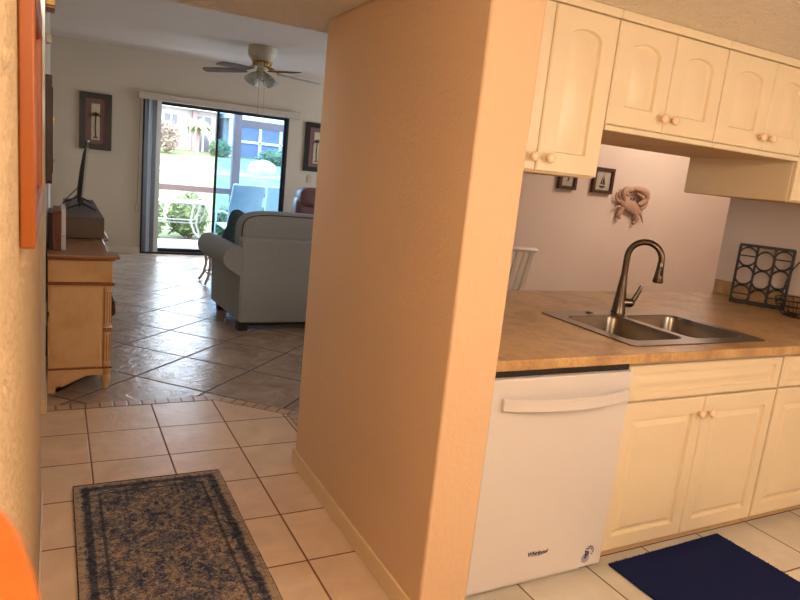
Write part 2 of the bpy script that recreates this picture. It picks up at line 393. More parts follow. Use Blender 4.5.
def struct(name, bm, mat, parent=None, **k):
    o = obj(name, bm, mat, parent, **k)
    if not parent: o['kind'] = 'structure'
    return o
def sbox(name, d, mat, parent=None, bevel=0):
    bm = B(); bx(bm, *d); return struct(name, bm, mat, parent, bevel=bevel)

# ---------------- floors ----------------
def poly(bm, pts, z0, z1): prism(bm, pts, z0, z1)
bl = [(-.30, 4.04), (.905, 4.04), (1.285, 3.70), (1.285, 2.54)]
bu = [(-.30, 4.125), (.937, 4.125), (1.37, 3.737), (1.37, 2.54)]
bm = B(); poly(bm, [(-.30, -1.8), (1.2, -1.8), (1.2, 2.6), (1.285, 2.6), (1.285, 3.70), (.905, 4.04), (-.30, 4.04)], -.12, 0); struct('floor_hall', bm, M['tile'])
bm = B(); poly(bm, [(1.2, -1.8), (4.45, -1.8), (4.45, 2.54), (1.285, 2.54), (1.285, 2.6), (1.2, 2.6)], -.12, 0); struct('floor_kitchen', bm, M['tile_k'])
bm = B(); poly(bm, [(-.30, 4.125), (.937, 4.125), (1.37, 3.737), (1.37, 2.54), (4.15, 2.54), (4.15, 3.05), (7, 3.05), (7, 10.1), (-.30, 10.1)], -.12, 0); struct('floor_living', bm, M['tile_d'])
bm = B(); uvl = bm.loops.layers.uv.new('UVMap'); s_ = 0
for i in range(3):
    L = (Vector(bl[i+1])-Vector(bl[i])).length
    vv = [bm.verts.new((*p_, 0)) for p_ in (bl[i], bl[i+1], bu[i+1], bu[i])]; f = bm.faces.new(vv)
    dv = (Vector(bl[i+1])-Vector(bl[i])).normalized()
    pu = [s_+(Vector(q_)-Vector(bl[i])).dot(dv) for q_ in (bu[i+1], bu[i])]
    for lp, uv in zip(f.loops, ((s_, 0), (s_+L, 0), (pu[0], .085), (pu[1], .085))): lp[uvl].uv = uv
    s_ += L
r_ = bmesh.ops.extrude_face_region(bm, geom=bm.faces[:]); bmesh.ops.translate(bm, verts=[v for v in r_['geom'] if isinstance(v, bmesh.types.BMVert)], vec=(0, 0, -.12))
struct('floor_border', bm, M['mosaic'])
# ---------------- walls & ceilings ----------------
XW = -.045; CZ = 2.2; LZ = 2.8
def near_wall():
    bm = B(); bx(bm, -.30, XW, -1.8, 2.9, 0, CZ); return struct('wall_left', bm, M['wall_near'], bevel=.006)
near_wall()
sbox('wall_left_recess', (-.30, -.20, 2.9, 4.0, 0, CZ), M['wall_living'])
sbox('wall_left_living', (-.30, -.040, 4.0, 10.1, 0, LZ), M['wall_living'])
bm = B(); bx(bm, 1.115, 1.312, 1.70, 3.04, 0, CZ); struct('wall_partition', bm, M['wall_end'], bevel=.008)
sbox('wall_back', (-.30, 4.6, -1.9, -1.8, 0, CZ), M['wall_cream'])
sbox('wall_right', (4.15, 4.3, -1.8, 3.05, 0, LZ), M['wall_dining'])
bm = B(); plate(bm, rect(3.05, 10.1, 0, LZ), [rect(6.2, 8.8, .5, 2.2)], 7, 7.12, lambda x, y, z: (z, x, y)); struct('wall_right_dining', bm, M['wall_dining'])
bm = B(); plate(bm, rect(6.2, 8.8, .5, 2.2), [rect(6.25, 7.47, .55, 2.15), rect(7.53, 8.75, .55, 2.15)], 7.03, 7.08, lambda x, y, z: (z, x, y)); w1 = struct('added_window', bm, M['whitetrim']); bm = B(); bx(bm, 7.05, 7.055, 6.25, 8.75, .55, 2.15); obj('pane', bm, M['glass'], w1)  # window added out of view to brighten the living room with daylight
sbox('wall_near_dining', (4.3, 7.0, 2.95, 3.05, 0, LZ), M['wall_dining'])
sbox('wall_dining', (3.62, 7, 5.0, 5.1, 0, LZ), M['wall_dining'])
SX0, SX1, SZ = 1.10, 3.20, 2.19
bm = B(); plate(bm, [(-.30, 0), (SX0, 0), (SX0, SZ), (SX1, SZ), (SX1, 0), (7.1, 0), (7.1, LZ), (-.30, LZ)], [], 10.1, 10.25, lambda x, y, z: (x, z, y)); struct('wall_far', bm, M['wall_living'])
sbox('ceiling_hall', (-.30, 4.6, -1.9, 3.37, CZ, 2.95), M['ceil_hall'])
sbox('ceiling_living', (-.30, 7.1, 3.37, 10.25, LZ, 2.95), M['ceil'])
sbox('ceiling_dining', (4.6, 7.1, 2.95, 3.37, LZ, 2.95), M['ceil'])
# baseboards
sbox('baseboard_partition', (1.102, 1.115, 1.70, 3.052, 0, .085), M['base'], bevel=.004)
sbox('baseboard_partition_far', (1.115, 1.312, 3.04, 3.052, 0, .085), M['base'], bevel=.004)
sbox('baseboard_left', (-.045, -.037, -1.8, 2.9, 0, .085), M['base'], bevel=.004)
sbox('baseboard_left_end', (-.20, -.034, 3.988, 4.0, 0, .085), M['base'], bevel=.003)
sbox('baseboard_left_living', (-.040, -.032, 4.0, 10.1, 0, .085), M['whitetrim'], bevel=.003)
sbox('baseboard_far', (-.036, SX0, 10.088, 10.1, 0, .09), M['whitetrim'], bevel=.003)
sbox('baseboard_far_right', (SX1, 7, 10.088, 10.1, 0, .09), M['whitetrim'], bevel=.003)
# ---------------- sliding door ----------------
dr = empty('door_1', (2.15, 10.15, 0), kind='structure')
def frame_box(name, x0, x1, z0, z1, wd, y0, y1, mat, par, bot=None):
    bm = B(); bt = bot if bot is not None else wd
    plate(bm, rect(x0, x1, z0, z1), [rect(x0+wd, x1-wd, z0+bt, z1-wd)], y0, y1, lambda x, y, z: (x, z, y)); return obj(name, bm, mat, par)
frame_box('door_frame', SX0, SX1, 0, SZ, .035, 10.10, 10.22, M['slider'], dr, .03)
a = frame_box('sliding_panel', SX0+.035, 2.16, .03, SZ-.035, .032, 10.165, 10.19, M['slider'], dr, .05)
box('glass_pane', (SX0+.066, 2.129, 10.175, 10.18, .08, SZ-.066), M['glass'], a)
a = frame_box('fixed_panel', 2.115, SX1-.035, .03, SZ-.035, .034, 10.125, 10.15, M['slider'], dr, .05)
box('glass_pane', (2.148, SX1-.068, 10.135, 10.14, .08, SZ-.068), M['glass_b'], a)
# vertical blinds and valance
vb = empty('vertical_blind', (2.18, 10.05, 0), label='off white vertical blind valance over the sliding door with slats stacked at its left', cat='blind')
box('valance', (1.03, 3.35, 10.0, 10.098, 2.165, 2.255), M['valance'], vb, bevel=.004)
k_ = 0
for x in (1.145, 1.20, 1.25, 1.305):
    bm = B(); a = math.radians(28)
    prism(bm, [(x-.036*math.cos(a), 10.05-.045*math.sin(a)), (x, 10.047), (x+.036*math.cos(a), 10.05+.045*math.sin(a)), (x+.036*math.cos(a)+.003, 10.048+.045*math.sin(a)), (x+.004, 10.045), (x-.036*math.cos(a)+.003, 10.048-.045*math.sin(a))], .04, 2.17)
    obj('slat', bm, M[('blind_d', 'blind_reflect', 'blind_d', 'blind')[k_]], vb); k_ += 1
bm = B(); tube(bm, [(1.055, 10.03, 2.17), (1.05, 10.04, 1.2), (1.045, 10.05, .72)], .004, 6); tube(bm, [(1.045+.03*math.cos(t*PI/6), 10.05, .66+.06*math.sin(t*PI/6)) for t in range(12)], .004, 6, closed=True)
obj('pull_cord', bm, M['cord'], vb)

# ---------------- living room ----------------
def palm_frame(name, x0, x1, z0, z1, y, label, group=None):
    """framed palm print on a wall facing -y"""
    r = empty(name, ((x0+x1)/2, y, z0), label=label, cat='picture', group=group)
    W, Hh = x1-x0, z1-z0; fw = .075*W/.4
    frame_box('frame', x0, x1, z0, z1, fw, y-.03, y, M['frameblk'], r)
    box('mat_board', (x0+fw, x1-fw, y-.016, y-.004, z0+fw, z1-fw), M['matpink'], r)
    cx = (x0+x1)/2; pw = W*.26; a = box('print', (cx-pw/2, cx+pw/2, y-.02, y-.016, z0+.13, z1-.14), M['artcream'], r)
    bm = B(); yy = y-.0225; zt = z1-.30
    tube(bm, [(cx+.005, yy, z0+.17), (cx-.004, yy, zt-.15), (cx+.003, yy, zt)], .008, 5)
    for an in (-10, 25, 60, 95, 130, 165, 200):
        t = math.radians(an); L = .066
        tube(bm, [(cx, yy, zt), (cx+.55*L*math.cos(t), yy, zt+.5*L*math.sin(t)+.018), (cx+L*math.cos(t)*1.2, yy, zt+.7*L*math.sin(t)-.015)], [.007, .009, .002], 5)
    bx(bm, cx-.03, cx+.03, yy, yy+.001, z0+.155, z0+.17)
    obj('palm_motif', bm, M['artdark'], a); return r
palm_frame('framed_picture', .30, .70, 1.41, 2.155, 10.098, 'black framed palm tree print on the far wall, left of the sliding door')
palm_frame('framed_picture', 3.47, 3.87, 1.40, 2.15, 10.098, 'black framed palm tree print on the far wall, right of the sliding door')
sp = empty('switch_plate', (3.585, 10.095, 1.24), label='beige light switch plate below the right palm tree print', cat='switch')
box('cover_plate', (3.545, 3.625, 10.09, 10.099, 1.22, 1.34), M['plate'], sp, bevel=.002); box('toggle', (3.577, 3.593, 10.08, 10.091, 1.265, 1.295), M['whitetrim'], sp)
# fan
fx, fy = 2.16, 8.0
fan = empty('ceiling_fan', (fx, fy, 2.8), label='antique white ceiling fan with a cluster of tulip glass lights and pull chains', cat='ceiling fan')
bm = B(); lathe(bm, [(.15, 2.80), (.168, 2.795), (.17, 2.74), (.165, 2.70), (.155, 2.68), (.135, 2.645), (.105, 2.625), (.10, 2.61), (.10, 2.59), (.085, 2.575)], (fx, fy, 0), 32); obj('motor_housing', bm, M['fanbody'], fan)
bm = B(); lathe(bm, [(.088, 2.642), (.125, 2.638), (.118, 2.625), (.09, 2.615)], (fx, fy, 0), 32)
for k in range(16):
    t = 2*PI*k/16; ell(bm, (fx+.104*math.cos(t), fy+.104*math.sin(t), 2.605), (.01, .01, .022), 6, 4)
obj('filigree_band', bm, M['brass'], fan)
bm = B(); lathe(bm, [(.05, 2.58), (.06, 2.54), (.055, 2.52), (.045, 2.50), (.06, 2.48), (.05, 2.45), (.02, 2.43)], (fx, fy, 0), 20); obj('light_hub', bm, M['fanbody'], fan)
for k in range(5):
    t = math.radians(0+72*k); rot = Matrix.Rotation(t, 4, 'Z'); T = Matrix.Translation((fx, fy, 2.535)) @ rot @ Matrix.Rotation(math.radians(3.5), 4, 'Y') @ Matrix.Rotation(math.radians(13), 4, 'X')
    bm = B(); out = [(.19, -.05), (.30, -.062), (.52, -.068), (.70, -.062), (.725, -.03), (.725, .03), (.70, .062), (.52, .068), (.30, .062), (.19, .05)]
    prism(bm, out, -.004, .004); bm.transform(T); bl_ = obj('blade', bm, M['blade'] if k != 0 else M['blade_w'], fan)
    bm = B(); bar(bm, (.05, 0, .06), (.13, 0, .05), .03, .012, up=(0, 0, 1)); bar(bm, (.12, 0, .052), (.21, 0, .008), .035, .01, up=(0, 0, 1)); prism(bm, [(.19, -.04), (.27, -.018), (.29, 0), (.27, .018), (.19, .04)], .004, .010)
    bm.transform(T); obj('blade_bracket', bm, M['brass'], bl_)
for k in range(4):
    t = math.radians(20+90*k); d = Vector((math.cos(t), math.sin(t), 0)); c = Vector((fx, fy, 2.51))
    bm = B(); tube(bm, [c, c+d*.06+Vector((0, 0, .01)), c+d*.085+Vector((0, 0, -.02))], .012, 8)
    arm = obj('lamp_arm', bm, M['brass'], fan)
    bm = B(); lathe(bm, [(.024, 0), (.034, -.02), (.052, -.055), (.060, -.09), (.074, -.125), (.070, -.125), (.056, -.09), (.048, -.055), (.030, -.02), (.020, -.003)], (0, 0, 0), 16)
    bm.transform(Matrix.Translation(c+d*.085+Vector((0, 0, -.015))) @ Matrix.Rotation(t, 4, 'Z') @ Matrix.Rotation(math.radians(-38), 4, 'Y')); obj('glass_shade', bm, M['shade'], arm)
for dx, z in ((-.035, 2.04), (.03, 2.0)):
    bm = B(); cyl(bm, (fx+dx, fy-.05, 2.44), (fx+dx, fy-.05, z), .0022, seg=5); ell(bm, (fx+dx, fy-.05, z), (.007, .007, .018), 8, 6); obj('pull_chain', bm, M['brass'], fan)
# console
cs = empty('console_cabinet', (.15, 5.45, 0), label='antiqued cream console cabinet with fluted corner post and brown wood top', cat='cabinet')
CX0, CX1, CY0, CY1 = -.03, .30, 4.34, 6.70
def mirrored(prof): return prof
bm = B()
prism(bm, [(-.034, 4.26), (.355, 4.26), (.355, 4.43), (.305, 4.46), (.305, 5.02), (.345, 5.06), (.345, 5.98), (.305, 6.02), (.305, 6.58), (.355, 6.61), (.355, 6.78), (-.034, 6.78)], .853, .8722)
obj('top', bm, M['ctop'], cs, bevel=.006)
bm = B(); prism(bm, [(-.032, 4.30), (.335, 4.30), (.335, 4.45), (.285, 4.48), (.285, 6.56), (.335, 6.6), (.335, 6.74), (-.032, 6.74)], .835, .853); obj('top_moulding', bm, M['glaze'], cs, bevel=.006)
bm = B(); bx(bm, CX0, .275, CY0, 6.70, .696, .835); bx(bm, .27, .322, CY0, 4.43, .696, .835); bx(bm, .27, .322, 6.61, 6.70, .696, .835); obj('frieze', bm, M['cream'], cs, bevel=.002)
bm = B(); bx(bm, CX0-.002, .336, CY0-.012, 4.44, .678, .696); bx(bm, CX0-.002, .295, 4.44, 6.6, .678, .696); bx(bm, CX0-.002, .336, 6.60, 6.712, .678, .696); obj('waist_moulding', bm, M['glaze'], cs, bevel=.005)
bm = B(); bx(bm, CX0, .272, CY0+.004, 6.696, .15, .678); obj('body', bm, M['cream'], cs, bevel=.002)
bm = B(); bx(bm, CX0+.012, .258, CY0-.001, CY0+.006, .16, .668); obj('side_panel', bm, M['cream'], cs, bevel=.004)
for y in (4.385, 6.655):
    cx = .297; bm = B(); pr = [(.030, .678), (.034, .668), (.026, .655), (.024, .64)]
    pr += [(.0255, .62), (.026, .43), (.024, .41), (.033, .405), (.033, .395), (.024, .388), (.033, .38), (.024, .372), (.0255, .36), (.026, .18), (.024, .155), (.035, .145), (.035, .125), (.022, .095), (.030, .08), (.026, .05), (.016, .0)]
    lathe(bm, pr, (cx, y, 0), 20); o = obj('corner_post', bm, M['cream'], cs)
    bm = B()
    for z0, z1 in ((.43, .63), (.185, .36)):
        for k in range(10):
            t = 2*PI*(k+.5)/10; bar(bm, (cx+.0255*math.cos(t), y+.0255*math.sin(t), z0), (cx+.0255*math.cos(t), y+.0255*math.sin(t), z1), .0035, .003)
    for z in (.40, .384, .148): lathe(bm, [(.0335, z-.003), (.0352, z), (.0335, z+.003)], (cx, y, 0), 20)
    obj('fluting', bm, M['glaze'], o)
bm = B()   # scalloped apron: near end
ap = [(-.03, .0), (.01, .0), (.012, .03), (.028, .045), (.045, .035), (.06, .028), (.085, .05), (.12, .075), (.17, .095), (.22, .105), (.275, .100), (.275, .15), (-.03, .15)]
prism(bm, ap, CY0-.004, CY0+.02, 'Y'); obj('apron', bm, M['cream'], cs)
bm = B(); prism(bm, [(CY0, .15), (4.42, .15), (4.42, .09), (4.6, .06), (5.0, .09), (5.5, .05), (6.0, .09), (6.4, .06), (6.62, .09), (6.62, .15)], .255, .275, 'X'); obj('apron', bm, M['cream'], cs)
bm = B(); prism(bm, [(-.03, .0), (.01, .0), (.03, .04), (.12, .075), (.275, .100), (.275, .15), (-.03, .15)], 6.68, 6.70, 'Y'); obj('apron', bm, M['cream'], cs)
bm = B(); bx(bm, CX0-.001, .33, CY0-.009, CY0+.004, .145, .156); obj('base_moulding', bm, M['glaze'], cs, bevel=.003)
for y0, y1 in ((4.47, 5.14), (5.17, 5.86), (5.89, 6.57)):
    d = box('door', (.27, .288, y0, y1, .17, .670), M['cream'], cs, bevel=.004)
    bm = B(); ym = y0+.10; lathe(bm, [(.006, .288), (.006, .30), (.014, .306), (.012, .316), (.004, .319)], (0, ym, .605), 12, 'X')
    tube(bm, [(.306, ym, .60), (.330, ym-.012, .57), (.345, ym, .53), (.330, ym+.012, .57), (.308, ym, .60)], .006, 6); lathe(bm, [(.004, .43), (.018, .45), (.012, .53)], (.346, ym, 0), 10); obj('tassel_pull', bm, M['dkwood'], d)
    box('drawer', (.27, .284, y0, y1, .705, .828), M['cream'], cs, bevel=.004)
# sound box, tv
box_ = empty('media_riser', (.19, 5.7, .872), label='low taupe rectangular riser box on the console, the television stands on it', cat='box')
box('casing', (.072, .312, 5.0, 6.5, .876, 1.018), M['taupe'], box_, bevel=.003)
for x in (.1, .28):
    for y in (5.05, 6.45): bm = B(); cyl(bm, (x, y, .8725), (x, y, .877), .012, seg=12); obj('foot', bm, M['black'], box_)
tv = empty('television', (.185, 5.75, 1.02), label='thin black flat screen television seen edge on, on splayed feet', cat='television')
TV = Matrix.Translation((.185, 5.72, 1.06)) @ Matrix.Rotation(math.radians(-3.5), 4, 'Z') @ Matrix.Rotation(math.radians(5), 4, 'Y')
bm = B(); bx(bm, -.004, .010, -.38, .38, 0, .475); bm.transform(TV); s1 = obj('panel', bm, M['black'], tv, bevel=.003)
bm = B(); prism(bm, [(-.004, .02), (-.016, .03), (-.024, .12), (-.022, .24), (-.012, .38), (-.004, .42)], -.33, .33, 'Y'); bm.transform(TV); obj('rear_casing', bm, M['black'], tv, bevel=.004)
m, nt, b = new_mat('dark tv screen'); b.inputs['Base Color'].default_value = (.01, .01, .012, 1); b.inputs['Roughness'].default_value = .1; M['screen'] = m
bm = B(); bx(bm, .010, .011, -.37, .37, .01, .465); bm.transform(TV); obj('screen', bm, M['screen'], s1)
for y in (5.42, 6.02):
    bm = B(); x = .185
    bar(bm, (x, y, 1.08), (x-.115, y-.02, 1.029), .014, .02); bar(bm, (x, y, 1.08), (x+.095, y+.02, 1.029), .014, .02); bx(bm, x-.015, x+.012, y-.012, y+.012, 1.06, 1.12)
    obj('foot', bm, M['black'], tv)
bm = B(); tube(bm, [(.155, 5.6, 1.17), (.09, 5.35, 1.12), (.02, 5.1, 1.05), (-.02, 4.95, 1.00), (-.026, 4.92, .93), (-.028, 4.92, .88)], .004, 6)
tube(bm, [(.155, 5.62, 1.12), (.10, 5.4, 1.08), (.05, 5.2, 1.03), (-.01, 5.1, .98), (-.026, 5.1, .88)], .004, 6)
obj('power_cable', bm, M['black'], tv)
# upright boards/books on the console
def upright(name, d, mat, label, cat, rz=0, extra=None):
    o = empty(name, ((d[0]+d[1])/2, (d[2]+d[3])/2, d[4]), label=label, cat=cat)
    box('cover', d, mat, o, bevel=.002); return o
u = upright('book', (-.028, -.004, 4.45, 4.75, .8725, 1.095), M['dkwood'], 'dark brown upright book on the console, against the wall', 'book')
box('pages', (-.024, -.008, 4.447, 4.45, .877, 1.09), M['artdark'], u)
u = upright('wooden_case', (-.002, .040, 4.42, 4.75, .8725, 1.09), M['book'], 'reddish brown upright wooden case on the console between book and papers', 'case')
box('lid', (-.003, .041, 4.45, 4.78, 1.091, 1.108), M['book'], u, bevel=.002)
u = empty('paper_stack', (.055, 4.6, .8725), label='thin white upright stack of papers leaning by the brown case on the console', cat='paper')
bm = B(); bx(bm, .042, .066, 4.44, 4.74, .8725, 1.125); obj('sheets', bm, M['paper'], u)
bm = B(); tube(bm, [(.044, 4.4385, .96), (.055, 4.4385, .955), (.064, 4.4385, .965)], .0012, 5); obj('pen_stroke', bm, M['artdark'], u)
# wall items left
wf = empty('wall_plaque', (-.03, 4.2, 1.28), label='dark wooden wall plaque seen edge on above the console', cat='wall decoration')
bm = B(); prism(bm, [(4.12, 1.30), (4.14, 1.285), (4.60, 1.285), (4.62, 1.30), (4.62, 1.86), (4.12, 1.86)], -.039, -.008, 'X'); obj('board', bm, M['dkwood'], wf, bevel=.003)
bm = B(); bx(bm, -.012, -.003, 4.16, 4.58, 1.34, 1.80); obj('raised_panel', bm, M['dkwood'], wf, bevel=.003)
for z in (1.40, 1.62): box('hanger_knob', (-.004, .004, 4.13, 4.15, z, z+.02), M['brass'], wf)
gb = empty('door_chime', (-.02, 4.05, 2.15), label='brown gold chime box high on the left wall near the ceiling', cat='chime')
box('housing', (-.040, .006, 4.01, 4.20, 2.190, 2.33), M['gold'], gb, bevel=.003); box('base_lip', (-.040, .002, 4.02, 4.19, 2.180, 2.191), M['glaze'], gb)
tm = empty('motion_sensor', (-.02, 4.3, 2.0), label='small white sensor below the chime box on the left wall', cat='sensor')
box('housing', (-.040, -.014, 4.30, 4.36, 2.04, 2.09), M['whitetrim'], tm, bevel=.006); box('lens', (-.016, -.010, 4.315, 4.345, 2.045, 2.065), M['plate'], tm, bevel=.003)
pl = empty('wall_outlet', (-.04, 4.1, .45), label='dark coax outlet with plug low on the left wall beside the console', cat='outlet')
box('cover_plate', (-.040, -.035, 4.06, 4.13, .50, .62), M['plate'], pl, bevel=.002); bm = B(); cyl(bm, (-.042, 4.09, .56), (-.022, 4.09, .56), .014, seg=12); tube(bm, [(-.03, 4.09, .56), (-.034, 4.10, .50), (-.036, 4.14, .30)], .005, 6); obj('plug', bm, M['black'], pl)

# sofa
sf = empty('sofa', (2.4, 5.75, 0), math.radians(1.5), label='grey upholstered sofa with rolled arm and loose back cushions', cat='sofa')
SY = 5.70
def sofa():
    X0, X1 = 1.462, 3.45
    bm = B(); bx(bm, X0, X1, SY, SY+.16, .07, .835); obj('back_panel', bm, M['sofa'], sf, bevel=.022, seg=4)
    bm = B(); bx(bm, X0+.01, X1-.01, SY+.12, SY+.90, .09, .36); obj('base', bm, M['sofa'], sf, bevel=.015)
    for xa, s, nm in ((X0, -1, 'arm'), (X1, 1, 'arm')):
        bm = B(); P = []
        c = (xa+s*.045, .655); r = .112
        P.append((xa-s*.09, .09)); P.append((xa+s*.0, .09)); P.append((xa+s*.005, .50))
        a0, a1 = (245, 20) if s < 0 else (-65, 160)
        for k in range(13):
            t = math.radians(a0+(a1-a0)*k/12); P.append((c[0]+r*math.cos(t), c[1]+r*math.sin(t)))
        P.append((xa-s*.11, .50))
        if s < 0: pass
        prism(bm, P, SY+.005, SY+.93, 'Y')
        for v in bm.verts: v.co.x += s*.05*(v.co.y-SY)/.93
        obj('arm', bm, M['sofa'], sf, bevel=.018, seg=3, ang=50)
    xm = (X0+X1)/2
    for xa, xb in ((X0+.02, xm-.005), (xm+.005, X1-.02)):
        bm = B(); w2 = (xb-xa)/2; ell(bm, ((xa+xb)/2, SY+.30, .80), (w2, .145, .262), 40, 22, .30, e2=.50)
        o = obj('back_cushion', bm, M['sofa'], sf, ang=80)
        bm = B(); P = []
        for k in range(48):
            t = 2*PI*k/48
            def pw(v, e_): return math.copysign(abs(v)**e_, v)
            P.append(((xa+xb)/2+w2*.965*pw(math.cos(t), .42), SY+.185, .80+.235*pw(math.sin(t), .42)))
        tube(bm, P, .006, 6, closed=True); obj('piping', bm, M['sofa_pipe'], o)
        bm = B(); ell(bm, ((xa+xb)/2, SY+.55, .44), (w2-.06, .36, .10), 32, 14, .3, e2=.4); obj('seat_cushion', bm, M['sofa'], sf, ang=80)
    for x in (X0+.045, X1-.045):
        for y in (SY+.05, SY+.87):
            bm = B(); prism(bm, [(x-.045, y-.045), (x+.045, y-.045), (x+.045, y+.045), (x-.045, y+.045)], 0, .09); obj('leg', bm, M['darkfoot'], sf)
    bm = B(); bx(bm, X0+.1, X1-.1, SY+.03, SY+.06, .045, .075); obj('bottom_rail', bm, M['darkfoot'], sf)
sofa()
pw_ = empty('throw_pillow', (1.52, 6.25, .56), label='dark teal throw pillow peeking over the sofa back', cat='pillow')
bm = B(); ell(bm, (0, 0, 0), (.165, .05, .165), 28, 14, .55, e2=.6)
for v in bm.verts:
    k = 1+.3*abs(v.co.x*v.co.z)/(.165*.165); v.co.x *= k; v.co.z *= k
bm.transform(Matrix.Translation((1.60, 6.34, .82)) @ Matrix.Rotation(math.radians(28), 4, 'Z') @ Matrix.Rotation(math.radians(22), 4, 'Y')); obj('cushion', bm, M['pillow'], pw_, ang=80)
# recliner
rc = empty('recliner', (3.60, 9.2, 0), 0, label='brown leather recliner by the far wall', cat='recliner')
def rce(nm, c, s, e=.45): bm = B(); ell(bm, c, s, 28, 16, e, e2=.55); return obj(nm, bm, M['leather'], rc, ang=80)
rce('base', (3.55, 9.2, .25), (.40, .40, .20), .3); rce('seat', (3.55, 9.1, .47), (.29, .38, .12))
rce('backrest', (3.55, 9.42, .80), (.42, .14, .30)); rce('headrest', (3.54, 9.38, 1.03), (.37, .15, .15)); rce('arm', (3.18, 9.1, .50), (.10, .40, .20)); rce('arm', (3.92, 9.1, .50), (.10, .40, .20))
for x in (3.3, 3.8):
    for y in (8.95, 9.45): bm = B(); cyl(bm, (x, y, 0), (x, y, .1), .03, seg=12); obj('foot', bm, M['darkfoot'], rc)
# rattan stool
st = empty('rattan_table', (1.70, 7.9, 0), label='small pale rattan side table beyond the sofa arm', cat='side table')
bm = B(); lathe(bm, [(.20, .495), (.215, .505), (.215, .52), (.20, .53)], (1.76, 7.95, 0), 28); obj('table_top', bm, M['rattan'], st)
for k in range(4):
    t = math.radians(45+90*k); d = Vector((math.cos(t), math.sin(t), 0)); c = Vector((1.76, 7.95, 0))
    bm = B(); tube(bm, [c+d*.16+Vector((0, 0, .50)), c+d*.19+Vector((0, 0, .42)), c+d*.17+Vector((0, 0, .22)), c+d*.20+Vector((0, 0, .10)), c+d*.26+Vector((0, 0, .012))], .016, 8); obj('leg', bm, M['rattan'], st)
for k in range(4):
    t0, t1 = math.radians(45+90*k), math.radians(135+90*k); c = Vector((1.76, 7.95, 0))
    bm = B()
    for z, rr in ((.13, .195), (.40, .185)):
        a_, b_ = c+Vector((math.cos(t0), math.sin(t0), 0))*rr+Vector((0, 0, z)), c+Vector((math.cos(t1), math.sin(t1), 0))*rr+Vector((0, 0, z)); cyl(bm, a_, b_, .009, seg=7)
    tube(bm, [c+Vector((math.cos(t0), math.sin(t0), 0))*.17+Vector((0, 0, .24)), c+Vector((math.cos((t0+t1)/2), math.sin((t0+t1)/2), 0))*.14+Vector((0, 0, .46)), c+Vector((math.cos(t1), math.sin(t1), 0))*.17+Vector((0, 0, .24))], .008, 7)
    obj('stretcher', bm, M['rattan'], st)

# ---------------- hall items ----------------
rw, rl = .648, 1.95
rug = empty('rug', (.404, 3.055-rl/2, 0), 0, label='distressed navy and tan patterned runner rug on the hall tiles', cat='rug')
bm = B(); n_ = 60
top = []
bm2 = B(); bx(bm2, -rw/2, rw/2, -rl/2, rl/2, .001, .009); M['rug'] = rug_mat(rw, rl)
o = obj('pile', bm2, M['rug'], rug, local=True, origin=(0, 0, 0)); bm.free()
bm = B()
for s in (-1, 1):
    P = [(s*rw/2+random.uniform(-.001, .001), -rl/2+rl*k/60, .006) for k in range(61)]; tube(bm, P, .0035, 5)
P = [(-rw/2+rw*k/24, rl/2+random.uniform(-.001, .001), .006) for k in range(25)]; tube(bm, P, .005, 5)
P = [(-rw/2+rw*k/24, -rl/2, .006) for k in range(25)]; tube(bm, P, .005, 5)
obj('binding', bm, M['navy_e'], rug, local=True)
mt = empty('kitchen_mat', (2.46, 1.42, 0), math.radians(1.0), label='plain navy mat on the kitchen floor before the sink cabinet', cat='mat')
bm = B(); prism(bm, [(-.365, -.36), (.37, -.36), (.37, .37), (-.36, .36)], .001, .010); obj('pile', bm, M['navy'], mt, local=True, bevel=.003)
bm = B()
for k in range(46):
    y = -.35+.7*k/45; x = .37; L = random.uniform(.004, .016); tube(bm, [(x-.004, y, .007), (x+L, y+random.uniform(-.006, .006), .004)], .0018, 4)
for k in range(46):
    x = -.35+.7*k/45; tube(bm, [(x, .364, .007), (x+random.uniform(-.004, .004), .364+random.uniform(.003, .01), .004)], .0018, 4)
obj('frayed_edge', bm, M['navy_e'], mt, local=True)
# orange wooden wall frame
of = empty('wall_shadow_box', (-.04, 1.25, 1.39), label='orange stained wooden shadow box frame hung on the near left wall', cat='frame')
FY0, FY1, FZ0, FZ1, FT = 1.10, 1.75, 1.382, 1.80, .022
bm = B(); plate(bm, rect(FY0, FY1, FZ0, FZ1), [rect(FY0+.05, FY1-.05, FZ0+.045, FZ1-.045)], XW+.001, XW+FT, lambda x, y, z: (z, x, y)); obj('frame', bm, M['orange'], of, bevel=.003)
bm = B(); bx(bm, XW+.001, XW+.010, FY0+.04, FY1-.04, FZ0+.04, FZ1-.04); obj('back_panel', bm, M['orange_in'], of)
bm = B(); plate(bm, rect(FY0+.05, FY1-.05, FZ0+.045, FZ1-.045), [rect(FY0+.058, FY1-.058, FZ0+.053, FZ1-.053)], XW+.010, XW+.018, lambda x, y, z: (z, x, y)); obj('inner_bead', bm, M['orange'], of)
# made-up shelf standing in for a blurred orange shape near the lens
sh = empty('stand_in_shelf', (-.03, .15, 1.37), label='made-up orange wooden shelf standing in for a blurred near shape at the lower left', cat='shelf')
P = [(XW+.0005, .31), (-.035, .307), (-.026, .298), (-.017, .284), (-.011, .266), (-.007, .245), (-.003, .22), (.0, .19), (.0, -.25), (XW+.0005, -.25)]
bm = B(); prism(bm, P, 1.375, 1.40); obj('board', bm, M['orange'], sh, bevel=.006, seg=3)
for y in (.12, -.14):
    bm = B(); prism(bm, [(XW+.0005, 1.375), (-.012, 1.375), (-.02, 1.36), (-.045, 1.33), (-.048, 1.29), (XW+.0005, 1.285)], y, y+.02, 'Y'); obj('bracket', bm, M['orange'], sh)

